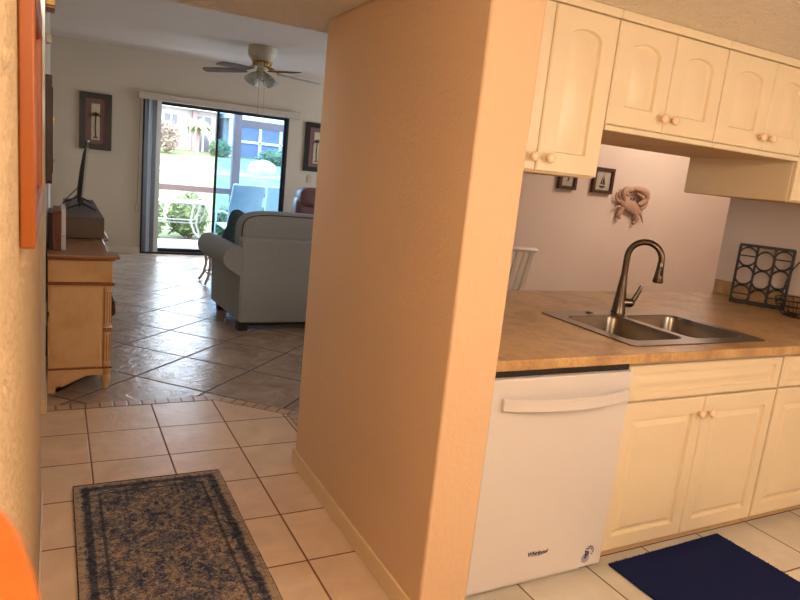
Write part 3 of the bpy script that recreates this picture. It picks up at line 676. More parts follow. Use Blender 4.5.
# ---------------- kitchen ----------------
def panel_door(parent, x0, x1, z0, z1, yf, th=.02, mx=.06, mb=.06, mt=.06, rise=0, name='door', mat=None, depth=.006):
    """raised panel front facing -y"""
    bm = B(); mat = mat or M['cab']
    def outline(i):
        xa, xb, za, zb = x0+mx+i, x1-mx-i, z0+mb+i, z1-mt-i
        zs = zb-rise; P = [(xa, za), (xb, za)]; n = 14 if rise else 1
        if rise:
            for k in range(n+1):
                t = k/n; x = xb+(xa-xb)*t; P.append((x, zs+rise*math.sin(PI*t)**.5))
        else: P += [(xb, zb), (xa, zb)]
        return P
    o = rect(x0+.005, x1-.005, z0+.005, z1-.005)
    plate(bm, o, [outline(0)], yf, yf, lambda x, y, z: (x, z, y))
    prev = None
    for i, d in ((0, 0), (.005, depth), (.014, depth), (.036, .0005)):
        cur = [bm.verts.new((x, yf+d, z)) for x, z in outline(i)]
        if prev:
            for k in range(len(cur)): bm.faces.new((prev[k], prev[(k+1) % len(cur)], cur[(k+1) % len(cur)], cur[k]))
        prev = cur
    f = bm.faces.new(prev); bmesh.ops.triangulate(bm, faces=[f])
    a = [bm.verts.new((x, yf, z)) for x, z in o]; b2 = [bm.verts.new((x, yf+.005, z)) for x, z in rect(x0, x1, z0, z1)]; c2 = [bm.verts.new((x, yf+th, z)) for x, z in rect(x0, x1, z0, z1)]
    for A, Bq in ((a, b2), (b2, c2)):
        for k in range(4): bm.faces.new((A[k], A[(k+1) % 4], Bq[(k+1) % 4], Bq[k]))
    bm.faces.new(c2)
    bmesh.ops.remove_doubles(bm, verts=bm.verts, dist=.00005)
    return obj(name, bm, mat, parent, ang=30)
def knob(parent, x, z, yf):
    bm = B(); lathe(bm, [(.007, 0), (.006, -.010), (.010, -.014), (.017, -.020), (.018, -.026), (.014, -.032), (.006, -.034)], (x, yf, z), 16, 'Y'); return obj('knob', bm, M['knob'], parent, ang=80)
# dishwasher
dw = empty('dishwasher', (1.685, 2.1, 0), label='white dishwasher with curved bar handle under the counter', cat='dishwasher')
DX0, DX1, DY = 1.352, 2.024, 1.76
box('body', (DX0+.01, DX1-.01, DY+.055, 2.42, .10, .899), M['black'], dw)
bm = B(); bx(bm, DX0, DX1, DY, DY+.05, .036, .875); obj('door_panel', bm, M['dw'], dw, bevel=.006, seg=3)
cp = box('control_strip', (DX0+.004, DX1-.004, DY+.022, DY+.056, .875, .899), M['black'], dw, bevel=.002)
box('kick_plate', (DX0+.02, DX1-.08, DY+.03, DY+.05, .006, .036), M['dw'], dw, bevel=.002)
bm = B(); n = 24; top_ = []; 
rings = []
for k in range(n+1):
    t = k/n; x = 1.398+(2.008-1.398)*t; s = math.sin(PI*t)**.8; y = DY-.006-.048*s; z = .783-.002*s
    hh = .024; th = .009
    rings.append([bm.verts.new((x, y+dy, z+dz)) for dy, dz in ((0, -hh), (-th, -hh+.006), (-th, hh-.006), (0, hh), (th, hh-.005), (th, -hh+.005))])
for A, Bq in zip(rings, rings[1:]):
    for k in range(6): bm.faces.new((A[k], A[(k+1) % 6], Bq[(k+1) % 6], Bq[k]))
bm.faces.new(rings[0]); bm.faces.new(rings[-1])
bx(bm, 1.402, 1.420, DY-.010, DY+.002, .764, .802); bx(bm, 1.986, 2.004, DY-.010, DY+.002, .764, .802); obj('handle', bm, M['dw'], dw, ang=50)
def text(body, size, loc, rx, mat, parent, name, shear=0, ext=.0006, bold=0):
    cu = bpy.data.curves.new(name, 'FONT'); cu.body = body; cu.size = size; cu.extrude = ext; cu.align_x = 'CENTER'; cu.align_y = 'CENTER'; cu.shear = shear; cu.offset = bold
    o = bpy.data.objects.new(name+'_c', cu); COL.objects.link(o); dg = bpy.context.evaluated_depsgraph_get(); me = bpy.data.meshes.new_from_object(o.evaluated_get(dg))
    bpy.data.objects.remove(o); me.transform(Matrix.Translation(loc) @ Matrix.Rotation(rx, 4, 'X'))
    bm = B(); bm.from_mesh(me); return obj(name, bm, mat, parent, smooth=False)
M['ink'] = simple('dark grey print', (52, 50, 54), .4); M['inkblue'] = simple('navy print', (36, 34, 92), .5); M['inkred'] = simple('maroon print', (120, 40, 44), .5); M['inkgrey'] = simple('pale grey print', (150, 150, 168), .5)
text('Whirlpool', .024, (1.672, DY-.0012, .152), PI/2, M['ink'], dw, 'brand_lettering', .15, bold=.0004)
bm = B(); tube(bm, [(1.640+.035*math.cos(math.radians(a))*1.3+.03, DY-.001, .152+.013*math.sin(math.radians(a))) for a in range(200, 345, 12)], .0007, 4); obj('swoosh', bm, M['ink'], dw)
bm = B(); bc = (1.938, DY-.0002, .088)
lathe(bm, [(.021, 0), (.021, -.0008)], (bc[0]-.004, bc[1], bc[2]-.012), 24, 'Y'); bdg = obj('badge', bm, M['inkgrey'], dw)
text('P', .044, (bc[0]+.0, DY-.0018, bc[2]+.002), PI/2, M['inkblue'], bdg, 'badge_letter', bold=.0012)
bm = B(); C0 = (bc[0]+.012, bc[2]+.018)
for k in range(8):
    a0 = -50+k*30
    tube(bm, arc((C0[0], DY-.0014, C0[1]), .022, a0, a0+17, 3), .0022, 4)
obj('badge_ring', bm, M['inkblue'], bdg)
bm = B(); tube(bm, arc((C0[0], DY-.0014, C0[1]), .014, 20, 150, 6), .0018, 4); obj('badge_arc', bm, M['inkred'], bdg)
# base cabinets
YF = 1.80
def base_cab(x0, x1, doors, label, fixed=True):
    r = empty('base_cabinet', ((x0+x1)/2, 2.1, 0), label=label, cat='cabinet')
    bm = B(); bx(bm, x0, x1, YF+.022, YF+.045, .05, .901); bx(bm, x0, x0+.018, YF+.04, 2.42, .05, .901); bx(bm, x1-.018, x1, YF+.04, 2.42, .05, .901); bx(bm, x0, x1, YF+.04, 2.42, .05, .07); bx(bm, x0, x1, 2.40, 2.42, .05, .901)
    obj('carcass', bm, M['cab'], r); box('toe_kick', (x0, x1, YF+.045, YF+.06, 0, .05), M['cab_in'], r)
    panel_door(r, x0+.006, x1-.006,   .728, .880, YF, mx=.045, mb=.032, mt=.032, name='drawer_front', depth=.013)
    w_ = (x1-x0-.012+.004)/doors
    for k in range(doors):
        a = x0+.006+k*w_; d = panel_door(r, a, a+w_-.004, .052, .718, YF, mx=.062, mb=.066, mt=.072, depth=.014)
        kx = (a+w_-.035) if (k == 0 and doors > 1) else a+.032
        knob(d, kx, .645, YF)
    return r
base_cab(2.04, 3.056, 2, 'cream two-door sink base cabinet beside the dishwasher')
base_cab(3.06, 4.146, 2, 'cream base cabinet right of the sink cabinet, cut by the photo edge')
sbox('wall_knee', (1.312, 4.148, 2.50, 2.54, 0, .900), M['wall_dining'])
# counter with sink cut-out
def holes(g=0): return [rrect(2.135+g, 2.975-g, 1.88+g, 2.45-g, .03)]
ct = empty('countertop', (2.9, 2.45, .875), label='tan stone look laminate worktop with the sink set into it', cat='countertop')
bm = B(); plate(bm, rect(1.314, 4.148, 1.768, 3.02), holes(), .902, .942); obj('slab', bm, M['counter'], ct, bevel=.004)
box('backsplash', (4.128, 4.148, 1.80, 3.03, .9425, 1.040), M['counter'], ct, bevel=.003)
# sink
sk = empty('kitchen_sink', (2.56, 2.17, .942), label='stainless steel double bowl sink in the worktop', cat='sink')
b1 = (2.18, 2.52); b2_ = (2.565, 2.935)
def bowl(xa, xb, ya=1.93, yb=2.375):
    bm = B(); prev = None
    for i, z in ((0, .9465), (.003, .942), (.006, .932), (.010, .832), (.018, .787), (.045, .772), (.12, .767)):
        cur = [bm.verts.new((x, y, z)) for x, y in rrect(xa+i, xb-i, ya+i, yb-i, max(.06-i*.3, .02), 8)]
        if prev:
            for k in range(len(cur)): bm.faces.new((prev[k], prev[(k+1) % len(cur)], cur[(k+1) % len(cur)], cur[k]))
        prev = cur
    bm.faces.new(prev); o = obj('bowl', bm, M['steel'], sk, ang=70)
    bm = B(); lathe(bm, [(.045, .7675), (.045, .770), (.035, .770), (.032, .7685), (.006, .7685)], ((xa+xb)/2, (ya+yb)/2+.02, 0), 24); obj('drain', bm, M['steel'], o)
bm = B(); plate(bm, rrect(2.115, 2.995, 1.858, 2.478, .035), [rrect(b1[0], b1[1], 1.93, 2.375, .06, 8), rrect(b2_[0], b2_[1], 1.93, 2.375, .06, 8)], .9425, .9470); obj('rim', bm, M['steel'], sk, bevel=.0015)
bowl(*b1); bowl(*b2_)
bm = B(); lathe(bm, [(.026, .947), (.026, .951), (.018, .955), (.006, .956)], (2.41, 2.43, 0), 20); obj('hole_cover', bm, M['steel'], sk)
# faucet
fc = empty('faucet', (2.60, 2.43, .947), label='brushed nickel gooseneck pull down faucet behind the sink', cat='faucet')
fb = Vector((2.60, 2.43, 0)); tipd = Vector((.58, -.81, 0)).normalized()
FR = .083
bm = B(); lathe(bm, [(.038, .947), (.038, .951), (.035, .96), (.029, 1.02), (.024, 1.07), (.0185, 1.13), (.0172, 1.145)], (fb.x, fb.y, 0), 24); obj('base', bm, M['bronze'], fc)
P = [fb+Vector((0, 0, 1.13)), fb+Vector((0, 0, 1.19)), fb+Vector((0, 0, 1.245))]
for k in range(1, 15):
    t = PI-PI*1.04*k/14; P.append(fb+tipd*(FR+FR*math.cos(t))+Vector((0, 0, 1.245+FR*math.sin(t))))
bm = B(); tube(bm, P, .0160, 16, up=tipd.cross(Vector((0, 0, 1)))); obj('neck', bm, M['bronze'], fc)
e_ = P[-1]; dn = (P[-1]-P[-2]).normalized()
bm = B(); tube(bm, [e_-dn*.004, e_, e_+dn*.025, e_+dn*.062, e_+dn*.095, e_+dn*.101], [.0155, .0175, .0178, .021, .027, .024], 20); hd = obj('spray_head', bm, M['bronze'], fc)
side = (Vector((-.30, -.95, 0))).normalized()
bm = B(); c = e_+dn*.048+side*.0185; ell(bm, c, (.008, .005, .020), 12, 8, rot=None); ell(bm, e_+dn*.025+side*.016, (.006, .004, .008), 10, 6); obj('spray_button', bm, M['black'], hd)
hb = fb+Vector((.0, 0, 1.005)); hdir = Vector((.90, -.42, 0)).normalized()
bm = B(); cyl(bm, hb, hb+hdir*.055, .024, .024, 18); ell(bm, hb+hdir*.055, (.024, .024, .024), 14, 8)
tube(bm, [hb+hdir*.058, hb+hdir*.073+Vector((0, 0, .02)), hb+hdir*.092+Vector((0, 0, .065)), hb+hdir*.10+Vector((0, 0, .095))], [.012, .013, .011, .008], 12); obj('handle', bm, M['bronze'], fc)
# upper cabinets
UF = 1.90; UB = 2.49
def upper(x0, x1, z0, doors, label, rise=.028, mx=.072, lip=True, wl=None):
    r = empty('wall_cabinet', ((x0+x1)/2, 2.2, z0), label=label, cat='cabinet')
    box('carcass', (x0, x1, UF+.022, UB, z0, CZ-.0005), M['cab'], r)
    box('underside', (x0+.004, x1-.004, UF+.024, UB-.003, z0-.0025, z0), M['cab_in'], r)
    for (a, b_, kx) in doors:
        d = panel_door(r, a+.002, b_-.002, z0+(.018 if lip else .004), 2.165, UF, mx=mx, mb=.07, mt=.062, rise=rise, depth=.012)
        if kx: knob(d, kx, z0+(.07 if lip else .052), UF)
    bm = B(); bx(bm, x0, x1, UF-.003, UF+.022, 2.168, CZ-.0005); obj('top_rail', bm, M['cab'], r, bevel=.004)
    if lip: bm = B(); bx(bm, x0, x1, UF-.001, UF+.022, z0-.004, z0+.016); obj('bottom_rail', bm, M['cab'], r, bevel=.003)
    return r
upper(1.314, 1.806, 1.598, [(1.316, 1.512, 1.484), (1.512, 1.806, 1.556)], 'cream tall wall cabinet with arched door, beside the partition wall', lip=False)
upper(1.808, 2.408, 1.782, [(1.808, 2.108, 2.083), (2.108, 2.408, 2.143)], 'cream short wall cabinet over the sink, next to the tall arched one')
upper(2.410, 2.998, 1.782, [(2.410, 2.724, 2.690), (2.724, 2.998, 2.756)], 'cream short wall cabinet at the right, hanging above the wine rack')
upper(3.0, 4.148, 1.598, [(3.003, 3.57, 3.54), (3.57, 4.145, 3.60)], 'cream deep wall cabinet at the right edge of the photo', lip=False)
# wine rack
wr = empty('wine_rack', (3.98, 2.60, .942), label='black wire wine rack with nine ring openings on the worktop', cat='wine rack')
WA, WB = Vector((3.882, 2.715, .951)), Vector((4.050, 2.462, .951)); WU = (WB-WA); Wd = WU.length; WU.normalize(); WN = Vector((-WU.y, WU.x, 0))
Wh = .365; lean = 0
def wp(u, v, d): return WA+WU*u+Vector((0, 0, v))+WN*d
cw = Wd/3; DP = .085
for d in (0, DP):
    bm = B()
    for u in (0, cw, 2*cw, Wd): bar(bm, wp(u, 0, d), wp(u, Wh, d), .014, .014, up=WU)
    for v in (0.0, Wh): bar(bm, wp(-.005, v, d), wp(Wd+.005, v, d), .014, .014, up=(0, 0, 1))
    obj('frame', bm, M['matblack'], wr)
for i in range(3):
    for j in range(3):
        dz = (0, -.018, 0)[i]; rr = .052
        cz = Wh-.072-j*.122+dz
        for d in (0, DP): bm = B(); tube(bm, [wp(cw*(i+.5)+rr*math.cos(2*PI*k/24), cz+rr*1.15*math.sin(2*PI*k/24), d) for k in range(24)], .0033, 6, closed=True); obj('ring', bm, M['matblack'], wr)
for i, vv in ((0, (.30, .055)), (2, (.30, .055))):
    for v in vv: bm = B(); bar(bm, wp(cw*i, v, 0), wp(cw*(i+1), v, 0), .008, .008, up=(0, 0, 1)); obj('cross_bar', bm, M['matblack'], wr)
for u in (0, cw, 2*cw, Wd):
    bm = B()
    for v in (0, Wh): bar(bm, wp(u, v, 0), wp(u, v, DP), .009, .009, up=(0, 0, 1))
    obj('side_bar', bm, M['matblack'], wr)
# wire basket
wb = empty('wire_basket', (3.93, 2.27, .942), label='black wire basket with tall handle at the right photo edge on the worktop', cat='basket')
bc = Vector((3.93, 2.27, .946)); bm = B()
for rr, z in ((.10, .005), (.135, .035), (.15, .07), (.155, .10)): tube(bm, [bc+Vector((rr*math.cos(2*PI*k/36), rr*math.sin(2*PI*k/36), z)) for k in range(36)], .0035, 6, closed=True)
obj('hoop', bm, M['matblack'], wb)
bm = B()
for k in range(20):
    t = 2*PI*k/20; d = Vector((math.cos(t), math.sin(t), 0)); tube(bm, [bc+d*.03+Vector((0, 0, .004)), bc+d*.10+Vector((0, 0, .005)), bc+d*.135+Vector((0, 0, .035)), bc+d*.15+Vector((0, 0, .07)), bc+d*.155+Vector((0, 0, .10))], .0022, 5)
obj('spoke', bm, M['matblack'], wb)
bm = B(); hd_ = Vector((.94, -.35, 0)).normalized(); tube(bm, [bc-hd_*.155*math.cos(PI*k/20)+Vector((0, 0, .10+.26*math.sin(PI*k/20)**.8)) for k in range(21)], .0042, 6); obj('handle', bm, M['matblack'], wb)
# ---------------- dining wall ----------------
DYW = 4.999
def small_frame(x0, x1, z0, z1, label, motif, rel):
    r = empty('small_frame', ((x0+x1)/2, DYW, z0), label=label, cat='picture')
    frame_box('frame', x0, x1, z0, z1, .032, DYW-.04, DYW, M['dkwood'], r); a = box('print', (x0+.03, x1-.03, DYW-.02, DYW-.005, z0+.03, z1-.03), M['paper2'], r)
    bm = B(); cx, cz = (x0+x1)/2, (z0+z1)/2
    if motif == 'sail':
        prism(bm, [(cx-.045, cz-.05), (cx+.045, cz-.05), (cx+.02, cz-.072), (cx-.025, cz-.072)], DYW-.0225, DYW-.02, 'Y'); prism(bm, [(cx, cz-.04), (cx+.035, cz-.04), (cx+.005, cz+.06)], DYW-.0225, DYW-.02, 'Y'); prism(bm, [(cx-.008, cz-.035), (cx-.03, cz-.035), (cx-.005, cz+.04)], DYW-.0225, DYW-.02, 'Y')
    else:
        tube(bm, [(cx-.01, DYW-.021, cz+.05), (cx+.018, DYW-.021, cz+.03), (cx-.012, DYW-.021, cz+.005), (cx+.016, DYW-.021, cz-.02), (cx, DYW-.021, cz-.045)], .008, 5)
    obj('motif', bm, M['artdark'], a)
M['paper2'] = simple('grey beige print', (176, 166, 152), .7, var=.15, vs_=40)
small_frame(4.26, 4.475, 1.545, 1.79, 'smaller of two brown framed pictures, half hidden by the tall wall cabinet', 'seahorse', 0)
small_frame(4.685, 4.95, 1.54, 1.79, 'larger brown framed picture left of the crab on the dining wall', 'sail', 0)
cr = empty('crab_decoration', (5.23, 4.98, 1.25), label='weathered brown crab sculpture hung on the dining wall', cat='wall decoration')
CYc = 4.965
bm = B(); rot = Matrix.Rotation(math.radians(22), 3, 'Y'); ell(bm, (5.225, CYc, 1.445), (.178, .03, .066), 24, 12, .95, rot=rot); obj('shell', bm, M['rust'], cr, ang=80)
def limb(nm, pts, rads):
    bm = B(); Q = [Vector((x, CYc+dy, z)) for x, z, dy in pts]
    R2 = []; r2 = []
    for i in range(len(Q)-1):
        for k in range(5):
            t = k/5; p0 = Q[max(i-1, 0)]; p1 = Q[i]; p2 = Q[i+1]; p3 = Q[min(i+2, len(Q)-1)]
            R2.append(.5*((2*p1)+(p2-p0)*t+(2*p0-5*p1+4*p2-p3)*t*t+(3*p1-p0-3*p2+p3)*t**3)); r2.append(rads[i]*(1-t)+rads[i+1]*t)
    R2.append(Q[-1]); r2.append(rads[-1]); tube(bm, R2, r2, 10); return obj(nm, bm, M['rust'], cr, ang=80)
limb('claw', [(5.13, 1.49, -.01), (5.09, 1.55, -.02), (5.12, 1.60, -.02), (5.19, 1.605, -.02), (5.20, 1.57, -.02)], [.018, .026, .032, .028, .006])
limb('claw', [(5.33, 1.46, -.01), (5.41, 1.52, -.02), (5.40, 1.585, -.02), (5.32, 1.615, -.02), (5.23, 1.62, -.02), (5.20, 1.60, -.02)], [.020, .034, .044, .036, .024, .008])
limb('pincer', [(5.37, 1.54, -.02), (5.33, 1.56, -.02), (5.28, 1.575, -.02)], [.022, .016, .005]); limb('pincer', [(5.11, 1.575, -.02), (5.14, 1.555, -.02), (5.17, 1.535, -.02)], [.016, .012, .004])
limb('leg', [(5.09, 1.49, 0), (5.055, 1.54, 0), (5.058, 1.60, 0)], [.013, .012, .004]); limb('leg', [(5.07, 1.475, 0), (5.02, 1.51, 0), (5.015, 1.57, 0)], [.013, .012, .004])
limb('leg', [(5.09, 1.43, 0), (5.045, 1.42, 0), (4.995, 1.375, 0)], [.015, .013, .004]); limb('leg', [(5.13, 1.42, 0), (5.10, 1.37, 0), (5.09, 1.33, 0), (5.125, 1.31, 0)], [.026, .028, .024, .012])
limb('leg', [(5.28, 1.40, 0), (5.325, 1.36, 0), (5.345, 1.31, 0), (5.315, 1.265, 0)], [.022, .026, .024, .014]); limb('leg', [(5.34, 1.40, 0), (5.40, 1.36, 0), (5.45, 1.285, 0)], [.015, .014, .005])
limb('leg', [(5.37, 1.43, 0), (5.44, 1.445, 0), (5.475, 1.50, 0)], [.014, .016, .005]); limb('leg', [(5.36, 1.46, 0), (5.42, 1.48, 0), (5.455, 1.545, 0)], [.014, .016, .005])
for x in (5.20, 5.235):
    bm = B(); ell(bm, (x, CYc-.03, 1.52), (.009, .009, .009), 8, 6); tube(bm, [(x, CYc-.01, 1.49), (x, CYc-.03, 1.52)], .005, 6); obj('eye', bm, M['darkfoot'], cr)
# dining chair
ch = empty('dining_chair', (3.18, 4.45, 0), math.radians(8), label='white slat back dining chair behind the worktop', cat='chair')
def chair():
    cx, cy = 3.15, 4.42
    for s in (-1, 1):
        bm = B(); bar(bm, (cx+s*.19, cy-.20, 0), (cx+s*.20, cy-.17, .46), .038, .035); bar(bm, (cx+s*.20, cy-.17, .45), (cx+s*.235, cy-.28, 1.06), .038, .028); obj('back_post', bm, M['whitepaint'] , ch, bevel=.004)
        bm = B(); bar(bm, (cx+s*.20, cy+.20, 0), (cx+s*.20, cy+.20, .44), .038, .038); obj('leg', bm, M['whitepaint'], ch)
    bm = B(); bx(bm, cx-.23, cx+.23, cy-.20, cy+.24, .44, .475); obj('seat', bm, M['olive'], ch, bevel=.008)
    bm = B(); tube(bm, [(cx-.255+.51*k/10, cy-.285-.025*math.sin(PI*k/10), 1.045+.008*math.sin(PI*k/10)) for k in range(11)], .022, 8, flat=1.6, up=(0, 1, 0)); obj('top_rail', bm, M['whitepaint'], ch)
    bm = B(); bar(bm, (cx-.21, cy-.19, .56), (cx+.21, cy-.19, .56), .03, .02); obj('lower_rail', bm, M['whitepaint'], ch)
    for k in range(5):
        t = (k+1)/6; bm = B(); bar(bm, (cx-.20+.40*t, cy-.19, .56), (cx-.235+.47*t, cy-.295, 1.04), .030, .012); obj('slat', bm, M['whitepaint'], ch)
chair()

# ---------------- outdoors ----------------
sbox('patio', (-1, 6.5, 10.25, 11.95, -.15, -.01), M['slab'])
bm = B(); nx, ny = 40, 60; V = [[None]*(ny+1) for _ in range(nx+1)]
def gz(x, y): return -.12 if y < 13 else -.12+min((y-13)/19, 1.15)*1.45
for i in range(nx+1):
    for j in range(ny+1):
        x = -25+60*i/nx; y = 11.9+45*j/ny; V[i][j] = bm.verts.new((x, y, gz(x, y)+.03*noise.noise((x*.4, y*.4, 0)) if y > 13 else -.12))
for i in range(nx):
    for j in range(ny): bm.faces.new((V[i][j], V[i+1][j], V[i+1][j+1], V[i][j+1]))
r_ = bmesh.ops.extrude_face_region(bm, geom=bm.faces[:]); bmesh.ops.translate(bm, verts=[v for v in r_['geom'] if isinstance(v, bmesh.types.BMVert)], vec=(0, 0, -.3))
g_ = obj('lawn', bm, M['lawn']); g_['kind'] = 'structure'
bm = B(); pv = []
for k in range(21):
    x = -20+50*k/20; y = 24.5+.4*math.sin(x*.15)
    pv.append([bm.verts.new((x, y+dy, gz(x, y+dy)+dz)) for dy, dz in ((-.6, .03), (.6, .05), (.6, -.1), (-.6, -.1))])
for A, Bq in zip(pv, pv[1:]):
    for k in range(4): bm.faces.new((A[k], A[(k+1) % 4], Bq[(k+1) % 4], Bq[k]))
pth = obj('garden_path', bm, M['slab']); pth['kind'] = 'structure'
pe = empty('patio_railing', (2.3, 11.85, 0), label='mauve brown patio railing with tall post and header beam', cat='railing')
box('post', (2.76, 2.90, 11.78, 11.90, -.01, 2.6), M['pbrown'], pe, bevel=.004); box('post', (.2, .32, 11.78, 11.90, -.01, 2.6), M['pbrown'], pe); box('post', (4.9, 5.02, 11.78, 11.90, -.01, 2.6), M['pbrown'], pe)
box('handrail', (.32, 2.76, 11.80, 11.88, .84, .94), M['pbrown'], pe, bevel=.006); box('handrail', (2.90, 4.9, 11.80, 11.88, .83, .93), M['pbrown'], pe, bevel=.006)
box('header_beam', (2.90, 4.9, 11.79, 11.88, 2.02, 2.14), M['pbrown'], pe, bevel=.004)
pt = empty('patio_table', (1.7, 11.1, -.01), label='white metal patio table with curved legs outside the open door', cat='table')
bm = B(); prism(bm, rrect(1.0, 2.24, 10.75, 11.45, .18), .70, .725); obj('table_top', bm, M['outwhite'], pt, bevel=.005)
for x, s in ((2.1, 1), (1.15, -1)):
    for y in (10.86, 11.34):
        bm = B(); tube(bm, [(x-.02*s, y, .70), (x-.06*s, y, .52), (x-.08*s, y, .38), (x-.02*s, y, .20), (x+.10*s, y, .08), (x+.22*s, y, -.005)], .014, 8); tube(bm, [(x+.06*s, y, .70), (x+.04*s, y, .55), (x-.03*s, y, .40)], .010, 8); obj('leg', bm, M['outwhite'], pt)
bm = B(); cyl(bm, (1.1, 10.86, .40), (2.05, 10.86, .40), .010, seg=8); cyl(bm, (1.1, 11.34, .40), (2.05, 11.34, .40), .010, seg=8); obj('cross_brace', bm, M['outwhite'], pt)
def patio_chair(x, y, rz, label):
    r = empty('patio_chair', (x, y, -.01), rz, label=label, cat='chair', )
    def o_(nm, bm, mt): return obj(nm, bm, mt, r, local=True)
    for s in (-1, 1):
        bm = B(); tube(bm, [(s*.27, -.28, .01), (s*.27, -.26, .35), (s*.27, -.24, .60), (s*.27, .10, .62), (s*.27, .22, .60)], .014, 8); tube(bm, [(s*.27, .32, .01), (s*.27, .22, .35), (s*.27, .30, .75), (s*.27, .42, 1.08)], .014, 8); o_('side_frame', bm, M['outwhite'])
    bm = B(); prism(bm, [(-.27, .40), (.18, .34), (.36, .98), (.42, 1.09), (.445, 1.08), (.38, .96), (.20, .32), (-.27, .385)], -.26, .26, 'X'); o_('sling', bm, M['sling'])
    bm = B()
    for k in range(1): cyl(bm, (-.27, .42, 1.085), (.27, .42, 1.085), .014, seg=8); cyl(bm, (-.27, -.26, .39), (.27, -.26, .39), .014, seg=8)
    o_('cross_tube', bm, M['outwhite']); return r
patio_chair(2.72, 11.05, math.radians(190), 'pale blue sling patio chair behind the tinted glass, nearer the middle post')
patio_chair(3.46, 11.15, math.radians(170), 'pale blue sling patio chair behind the tinted glass, at its right side')
def bush(name, c, s, n, label, mat='leaf', lw=.05, cat='bush', stemh=None, group=None):
    r = empty(name, (c[0], c[1], c[2]-s[2]), label=label, cat=cat, group=group); bm = B()
    for _ in range(n):
        th = random.uniform(0, 2*PI); ph = math.acos(random.uniform(-.7, 1)); rr = random.uniform(.75, 1.08)*(1+.18*noise.noise((th*1.5, ph*2, c[0])))
        p_ = Vector((c[0]+s[0]*rr*math.sin(ph)*math.cos(th), c[1]+s[1]*rr*math.sin(ph)*math.sin(th), c[2]+s[2]*rr*math.cos(ph)))
        a = Vector((random.gauss(0, 1), random.gauss(0, 1), random.gauss(0, 1))).normalized(); b_ = a.orthogonal().normalized(); L = lw*random.uniform(.7, 1.5)
        bm.faces.new([bm.verts.new(p_+v) for v in (a*L, b_*L*.35, -a*L, -b_*L*.35)])
    obj('foliage', bm, M[mat], r, smooth=False)
    bm = B(); z0 = c[2]-s[2] if stemh is None else stemh
    for k in range(5):
        t = 2*PI*k/5; tube(bm, [(c[0]+.05*math.cos(t), c[1]+.05*math.sin(t), z0-.03), (c[0]+s[0]*.5*math.cos(t), c[1]+s[1]*.5*math.sin(t), c[2]+s[2]*.3)], [.02, .008], 5)
    obj('stem', bm, M['bark'], r); ell_bm = B(); ell(ell_bm, c, (s[0]*.8, s[1]*.8, s[2]*.85), 14, 9)
    for v in ell_bm.verts: v.co += Vector((noise.noise(v.co*3), noise.noise(v.co*3+Vector((5, 0, 0))), noise.noise(v.co*3+Vector((0, 5, 0)))))*min(s)*.25
    obj('inner_foliage', ell_bm, M[mat], r, smooth=False); return r
bush('garden_bush', (1.45, 12.75, .26), (.33, .36, .40), 900, 'leafy green bush below the railing, left of the patio table legs')
bush('garden_bush', (2.25, 12.9, .28), (.36, .36, .43), 1000, 'fuller green bush below the railing, behind the patio table')
bush('garden_bush', (3.05, 12.8, .20), (.34, .36, .34), 900, 'green bush below the railing behind the tinted glass')
bush('garden_bush', (3.95, 13.0, .24), (.42, .4, .38), 900, 'green bush beyond the railing at the right of the sliding door', 'leaf2')
def palm(x, y, z0, h, label):
    r = empty('palm_tree', (x, y, z0), label=label, cat='tree'); bm = B(); tube(bm, [(x, y, z0-.05), (x+.04, y, z0+h*.5), (x, y, z0+h)], [.085, .06, .055], 8); obj('trunk', bm, M['bark'], r)
    for k in range(18):
        t = 2*PI*k/18+random.uniform(-.2, .2); up = random.uniform(.0, .9); L = random.uniform(.8, 1.05); bm = B(); d = Vector((math.cos(t), math.sin(t), 0)); prev = None
        for j in range(9):
            u = j/8; c = Vector((x, y, z0+h))+d*L*u*(.75)+Vector((0, 0, L*(up*u-1.5*u*u*(.5+.4*up)))); wd = .17*math.sin(PI*min(u+.08, 1))+.01; sd = d.cross(Vector((0, 0, 1)))
            cur = [bm.verts.new(c+sd*wd*-1+Vector((0, 0, -wd*.7))), bm.verts.new(c), bm.verts.new(c+sd*wd+Vector((0, 0, -wd*.7)))]
            if prev:
                bm.faces.new((prev[0], prev[1], cur[1], cur[0])); bm.faces.new((prev[1], prev[2], cur[2], cur[1]))
            prev = cur
        obj('frond', bm, M['frond'], r)
palm(5.1, 28, 1.02, 1.62, 'small palm tree on the lawn before the pale house')
bush('flowering_shrub', (4.45, 31.5, 1.95), (.5, .5, .7), 1200, 'tall pinkish flowering shrub left of the palm on the lawn', 'leafp', .1, stemh=1.2, cat='shrub')
bush('garden_bush', (6.95, 32.3, 1.70), (.5, .4, .42), 700, 'low dark green bush against the far house wall beside the palm', 'leaf2', .07, stemh=1.2)
bush('garden_bush', (9.3, 30.5, 1.55), (1.0, .5, .35), 900, 'low dark hedge bush before the blue screened porch', 'leaf2', .08, stemh=1.1)
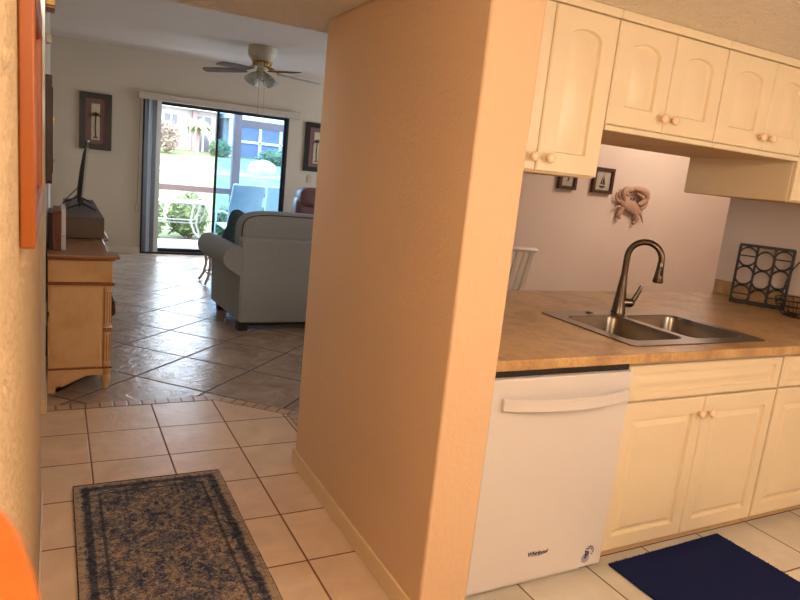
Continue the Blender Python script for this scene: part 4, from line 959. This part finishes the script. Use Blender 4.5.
# house
hs = empty('house', (6, 35, 1.3), label='pale single storey house with white roof across the lawn', cat='house')
box('wall', (-6, 7.1, 34.2, 40, 1.0, 3.5), M['stucco'], hs)
bm = B(); prism(bm, [(33.6, 3.42), (33.6, 3.55), (37.5, 5.2), (41, 3.55), (41, 3.42)], -7, 7.35, 'X'); obj('roof', bm, M['roof'], hs)
box('column', (5.95, 6.15, 33.9, 34.1, 1.2, 3.42), M['stucco_p'], hs)
for x0, x1, z0, z1 in ((4.7, 5.25, 1.35, 3.1), (6.15, 6.85, 2.45, 3.15), (6.2, 6.8, 1.35, 2.3), (2.4, 3.6, 1.9, 3.0), (-1, .6, 1.9, 3)):
    f = box('window', (x0, x1, 34.14, 34.22, z0, z1), M['win'], hs); bm = B(); bx(bm, (x0+x1)/2-.03, (x0+x1)/2+.03, 34.10, 34.14, z0, z1); bx(bm, x0, x1, 34.10, 34.14, z0-.05, z0+.03); obj('window_bar', bm, M['outwhite'], f)
h2 = empty('house', (9.5, 33, 1.2), label='house with screened porch seen through the tinted right door pane', cat='house')
box('wall', (7.5, 16, 34.0, 40, .9, 3.25), M['stucco'], h2)
bm = B(); prism(bm, [(32.8, 3.22), (32.8, 3.36), (36.5, 4.9), (40, 3.36), (40, 3.22)], 7.42, 16.5, 'X'); obj('roof', bm, M['roof'], h2)
f = box('screen', (8.0, 11.2, 33.3, 33.35, 1.25, 3.15), M['winb'], h2)
bm = B()
for x in (8.0, 9.1, 10.15, 11.2): bx(bm, x-.06, x+.06, 33.2, 33.3, 1.1, 3.25)
bx(bm, 8, 11.2, 33.2, 33.3, 2.13, 2.23); obj('porch_mullion', bm, M['outwhite'], f)
box('column', (7.55, 7.95, 33.0, 33.3, 1.1, 3.25), M['outwhite'], h2); box('column', (10.6, 11.3, 32.9, 33.15, 1.1, 3.25), M['outwhite'], h2)
for nm, x, s in (('boulder', 8.05, .0),):
    r = empty(nm, (x, 25.5, .9), label='large pale rounded rock on the lawn behind the tinted glass', cat='rock'); bm = B(); ell(bm, (x-.95, 25.5, 1.0), (.55, .4, .42), 18, 12)
    for v in bm.verts: v.co += Vector((noise.noise(v.co*2.5), noise.noise(v.co*2+Vector((5, 0, 0))), noise.noise(v.co*2+Vector((0, 5, 0)))))*.12
    obj('stone', bm, M['stucco'], r)
# repeats share a group
for o in list(S.objects):
    if o.parent or 'label' not in o: continue
    g = {'wall_cabinet': 'cream cabinets hung above the worktop', 'base_cabinet': 'cream cabinets below the worktop', 'framed_picture': 'palm tree prints on the far wall',
         'small_frame': 'small framed pictures on the dining wall', 'patio_chair': 'sling chairs on the patio', 'garden_bush': 'bushes in the garden', 'house': 'houses across the lawn'}.get(o.name.split('.')[0])
    if g: o['group'] = g
